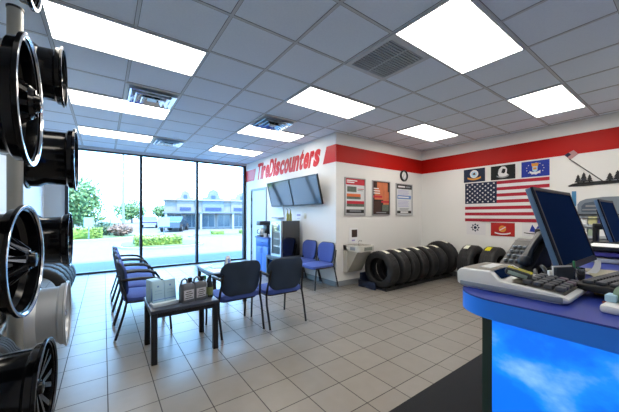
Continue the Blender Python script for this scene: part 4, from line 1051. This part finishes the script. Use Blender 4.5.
# ------------------------------------------------------------------ outside
GZ = -.15
asph = mat('lot_asphalt', '#66686a', .9, noise=.12, nscale=3); conc = mat('concrete', '#8c8a84', .9, noise=.1, nscale=4)  # asphalt in its own grey, lightly mottled
struct(MB().b2((-80, 11.0, GZ - .2), (110, 140, GZ)).build('ground', asph))
struct(MB().b2((-12, YW + .05, GZ - .2), (20, 11.0, -.03)).build('sidewalk', mat('shaded_walk_concrete', '#5a5e60', .9, noise=.1, nscale=4)))  # darker than the other concrete: building shade painted into the colour
grass = mat('lawn_grass', '#5a6a3c', .95, noise=.3, nscale=6)
def island(pts, name):
    o = MB().prism(pts, GZ - .05, GZ + .1).build(name, conc); struct(o)
    cx = sum(p[0] for p in pts) / len(pts); cy = sum(p[1] for p in pts) / len(pts)
    MB().prism([(cx + (p[0] - cx) * .93, cy + (p[1] - cy) * .9) for p in pts], GZ + .1, GZ + .13).build('planting_bed', grass, o)
def oval(cx, cy, rx, ry, n=28): return [(cx + rx * (abs(math.cos(2 * PI * i / n)) ** .7) * (1 if math.cos(2 * PI * i / n) > 0 else -1), cy + ry * (abs(math.sin(2 * PI * i / n)) ** .7) * (1 if math.sin(2 * PI * i / n) > 0 else -1)) for i in range(n)]
island(oval(-6, 24.5, 8.5, 4.0), 'island_kerb'); island(oval(2.4, 16.2, 1.9, 1.9), 'island_kerb'); island(oval(9, 21.2, 4.2, .8), 'island_kerb')
def foliage(m, c, r, n, size, mi=1, box=False):
    for _ in range(n):
        while True:
            p = Vector((random.uniform(-1, 1), random.uniform(-1, 1), random.uniform(-1, 1)))
            if box or .45 < p.length < 1: break
        if box:
            k = random.randrange(3); p[k] = math.copysign(1, p[k]) * random.uniform(.85, 1.02)
            if p.z < -.9: p.z = random.uniform(-.9, 1)
        p = Vector((c[0] + p.x * r[0], c[1] + p.y * r[1], c[2] + p.z * r[2]))
        u = Vector((random.gauss(0, 1), random.gauss(0, 1), random.gauss(0, 1))).normalized(); w_ = u.orthogonal().normalized()
        s_ = size * random.uniform(.6, 1.3)
        m.add([p + u * s_, p + w_ * s_ * .6, p - u * s_, p - w_ * s_ * .6], [(0, 1, 2, 3)], mi)
leaf_y = mat('yellow_green_leaf', '#6f8430', .6, noise=.3, nscale=3); leaf_g = mat('mid_green_leaf', '#56713f', .6, noise=.3, nscale=2); leaf_d = mat('dark_green_leaf', '#35492c', .6, noise=.3, nscale=3); leaf_b = mat('brown_shrub_leaf', '#725a4a', .7, noise=.3, nscale=3)
bark = mat('bark', '#6a5a4c', .9)
def hedge(x0, y0, x1, y1, h, leaf, label, n=900, size=.07):
    m = MB(); c = ((x0 + x1) / 2, (y0 + y1) / 2, GZ + .1 + h / 2); r = ((x1 - x0) / 2, (y1 - y0) / 2, h / 2)
    m.box((0, 0, h / 2), (2 * r[0] * .92, 2 * r[1] * .92, h * .92), 0, min(r) * .4)
    foliage(m, (0, 0, h / 2), r, n, size, 0, True)
    return tag(m.build('hedge', leaf, None, (c[0], c[1], GZ + .1)), label, 'hedge', 'hedges outside')
hedge(-6.0, 21.6, -.15, 22.7, .62, leaf_y, 'long yellow-green hedge outside the left pane behind the small sign', 2600, .08)
hedge(1.2, 15.0, 3.15, 16.6, .42, leaf_y, 'low bright hedge outside, crossed by the left window mullion', 1500, .06)
hedge(6.4, 20.9, 7.3, 21.5, .28, leaf_y, 'small clipped bush outside in the right pane, left one', 400, .05)
hedge(8.6, 20.9, 9.4, 21.5, .30, leaf_y, 'small clipped bush outside in the right pane, by the frame', 400, .05)
def shrub(c, r, leaf, label, n=700):
    m = MB(); m.ball((0, 0, r[2]), (r[0] * .7, r[1] * .7, r[2] * .8), 0); foliage(m, (0, 0, r[2]), r, n, .09, 0)
    return tag(m.build('shrub', leaf, None, c), label, 'shrub')
shrub((.1, 24.8, GZ + .13), (.9, .8, .45), leaf_d, 'dark green shrub outside behind the left hedge end')
shrub((.95, 23.2, GZ + .13), (.75, .6, .42), leaf_b, 'brownish bare-looking shrub outside beside the light pole')
def tree(loc, h, r, leaf, label, n=1800, size=.17):
    t = thing('tree', label, 'tree', loc, 0, 'trees outside')
    MB().tube([(0, 0, 0), (.05, 0, h * .3), (0, .05, h * .6)], [.16, .12, .06], 8).build('trunk', bark, t)
    m = MB()
    for _ in range(7):
        a = random.uniform(0, 2 * PI); d_ = random.uniform(0, .55) * r; foliage(m, (d_ * math.cos(a), d_ * math.sin(a), h * random.uniform(.35, .72)), (r * .6, r * .6, h * .28), n // 7, size, 0)
    m.build('foliage', leaf, t)
tree((-2.3, 33, GZ), 5.3, 2.5, leaf_g, 'pale green full tree outside the left pane', 3600, .17)
tree((-6.5, 36, GZ), 5.0, 2.8, leaf_g, 'green tree outside partly behind the wheel rims', 2400, .18)
tree((4.4, 65, GZ), 4.6, 3.2, leaf_g, 'far hazy tree outside, just left of the first mullion', 1200, .28)
tree((11.0, 66, GZ), 4.4, 3.4, leaf_g, 'far hazy tree outside, just right of the first mullion', 1200, .28)
tree((-3.5, 58, GZ), 4.0, 2.6, leaf_g, 'far hazy tree outside behind the light pole', 1000, .26)
pole_m = mat('pale_pole_paint', '#737a80', .5)
lp = thing('light_pole', 'tall pale light pole outside the left pane', 'light pole', (1.25, 27.0, GZ))
MB().tube([(0, 0, .5), (0, 0, 8.6)], [.10, .07], 12).build('pole', pole_m, lp); MB().lathe([(0, .001), (0, .28), (.5, .28), (.5, .001)], 20, M=Ry).build('concrete_base', conc, lp)
MB().b2((-.9, -.15, 8.55), (.9, .15, 8.7)).build('lamp_head', pole_m, lp)
lp2 = thing('light_pole', 'distant double-headed light pole outside above the tree', 'light pole', (.9, 60.0, GZ))
MB().tube([(0, 0, 0), (0, 0, 6.2)], .07, 8).build('pole', pole_m, lp2); m = MB(); m.b2((-1.0, -.2, 6.1), (-.3, .2, 6.3)); m.b2((.3, -.2, 6.1), (1.0, .2, 6.3)); m.tube([(-.6, 0, 6.2), (.6, 0, 6.2)], .05, 6); m.build('lamp_head', pole_m, lp2)
def street_sign(label, loc, w_, h_, z):
    t = thing('parking_sign', label, 'sign', loc, 0, 'small signs on posts outside')
    MB().tube([(0, 0, 0), (0, 0, z + h_)], .03, 8).build('post', mat('sign_post_grey', '#5b646c', .5), t)
    MB().b2((-w_ / 2, -.045, z), (w_ / 2, -.03, z + h_)).build('board', mat('pale_sign_face', '#7fa0ac', .5), t)
    return t
street_sign('small pale sign on a post by the left hedge outside', (-.72, 21.2, GZ + .1), .46, .55, .75)
street_sign('small pale sign on a post beyond the low bright hedge', (3.25, 21.2, GZ), .72, .62, .78)
# strip mall
sm = thing('strip_mall', 'long pale shopping building outside in the right panes', 'building', (5.2, 33.5, GZ), math.radians(-12))
stucco = mat('pale_stucco', '#75706c', .9); stucco2 = mat('cool_stucco', '#666c78', .9); shopglass = mat('shop_glass', '#3c4c58', .15); trimw = mat('white_cornice', '#8a8a8a', .7)
LB = 30
MB().b2((0, .02, 0), (LB, 9, 3.15)).build('wall', stucco, sm)
MB().b2((-.2, -.25, 3.15), (LB, 9, 3.3)).build('cornice', trimw, sm)
MB().b2((-.1, -1.0, 1.75), (LB, .02, 1.92)).build('canopy', stucco2, sm)
for k, (x, w_, pk) in enumerate(((1.2, 1.7, .75), (3.8, 2.3, .95), (6.9, 2.6, .7), (11, 3.2, .9), (16, 3, .8), (21, 3.4, .9))):
    m = MB(); Mf = Matrix(((1, 0, 0, 0), (0, 0, -1, .3), (0, 1, 0, 0), (0, 0, 0, 1)))
    m.prism([(x, 1.93), (x + w_, 1.93), (x + w_, 3.5), (x + w_ * .8, 3.5), (x + w_ * .7, 3.3 + pk), (x + w_ / 2, 3.5 + pk), (x + w_ * .3, 3.3 + pk), (x + w_ * .2, 3.5), (x, 3.5)], -.2, .4, 0, Mf); m.build('parapet', stucco2 if k % 2 else stucco, sm)
    MB().b2((x + w_ * .4, -.12, 3.3), (x + w_ * .6, -.1, 3.75)).build('gable_window', mat('gable_blue', '#33425a', .5), sm)
    MB().b2((x + .3, -.16, 2.05), (x + w_ - .3, -.1, 2.40)).build('fascia_sign', mat('fascia_navy', '#2c3458', .5), sm)
for k in range(17):
    x = .3 + k * 1.7
    f = MB().b2((x, -.03, .15), (x + 1.4, .02, 1.7)).build('shop_window', trimw, sm)
    m = MB(); m.b2((x + .06, -.045, .25), (x + .67, -.03, 1.62)); m.b2((x + .73, -.045, .25), (x + 1.34, -.03, 1.62)); m.build('shop_pane', shopglass, f)
for k in range(9): MB().b2((.1 + k * 3.4, -.95, 0), (.3 + k * 3.4, -.75, 1.75)).build('column', trimw, sm)
# cars
def car(label, loc, rz, paint, pickup):
    t = thing('car', label, 'car', loc, rz, 'parked cars outside')
    L = 4.9
    side = [(0, .35), (0, .85), (.9, 1.0), (1.5, 1.05), (2.0, 1.6), (3.2, 1.62), (3.4, 1.08), (4.9, 1.05), (4.9, .4)] if pickup else [(0, .35), (0, .75), (1.2, .92), (1.9, 1.38), (3.3, 1.42), (4.2, .98), (4.8, .9), (4.9, .4)]
    Mc = Matrix(((1, 0, 0, 0), (0, 0, 1, -.85), (0, 1, 0, 0), (0, 0, 0, 1)))
    MB().prism(side, 0, 1.7, 0, Mc).build('body', paint, t)
    m = MB(); wn = [(1.65, 1.08), (2.05, 1.54), (3.12, 1.56), (3.25, 1.1)] if pickup else [(1.4, .96), (1.95, 1.33), (3.2, 1.36), (3.8, 1.0)]
    m.prism(wn, -.01, 1.71, 0, Mc); m.build('side_windows', mat('car_glass', '#39434d', .1), t)
    for x in (.95, 3.9):
        for y in (-.8, .8):
            wl = MB().lathe([(-.12, .2), (-.12, .36), (.12, .36), (.12, .2)], 20, M=Matrix.Translation((x, y, .36)) @ Matrix.Rotation(PI / 2, 4, 'Z'), closed=True).build('wheel', rubber, t)
            MB().lathe([(-.1, .001), (-.1, .2), (.1, .2), (.1, .001)], 16, M=Matrix.Translation((x, y, .36)) @ Matrix.Rotation(PI / 2, 4, 'Z')).build('hubcap', alu, wl)
    MB().b2((-.03, -.8, .4), (.05, .8, .6)).build('bumper', alu, t)
    return t
car('dark blue-black car parked outside in front of the shops', (6.6, 32.6, GZ), math.radians(-112), mat('black_car_paint', '#171c28', .25, coat=.6), False)
car('violet car parked far outside, right of the first mullion', (4.3, 38.5, GZ), math.radians(82), mat('violet_car_paint', '#4c4064', .3, coat=.5), False)
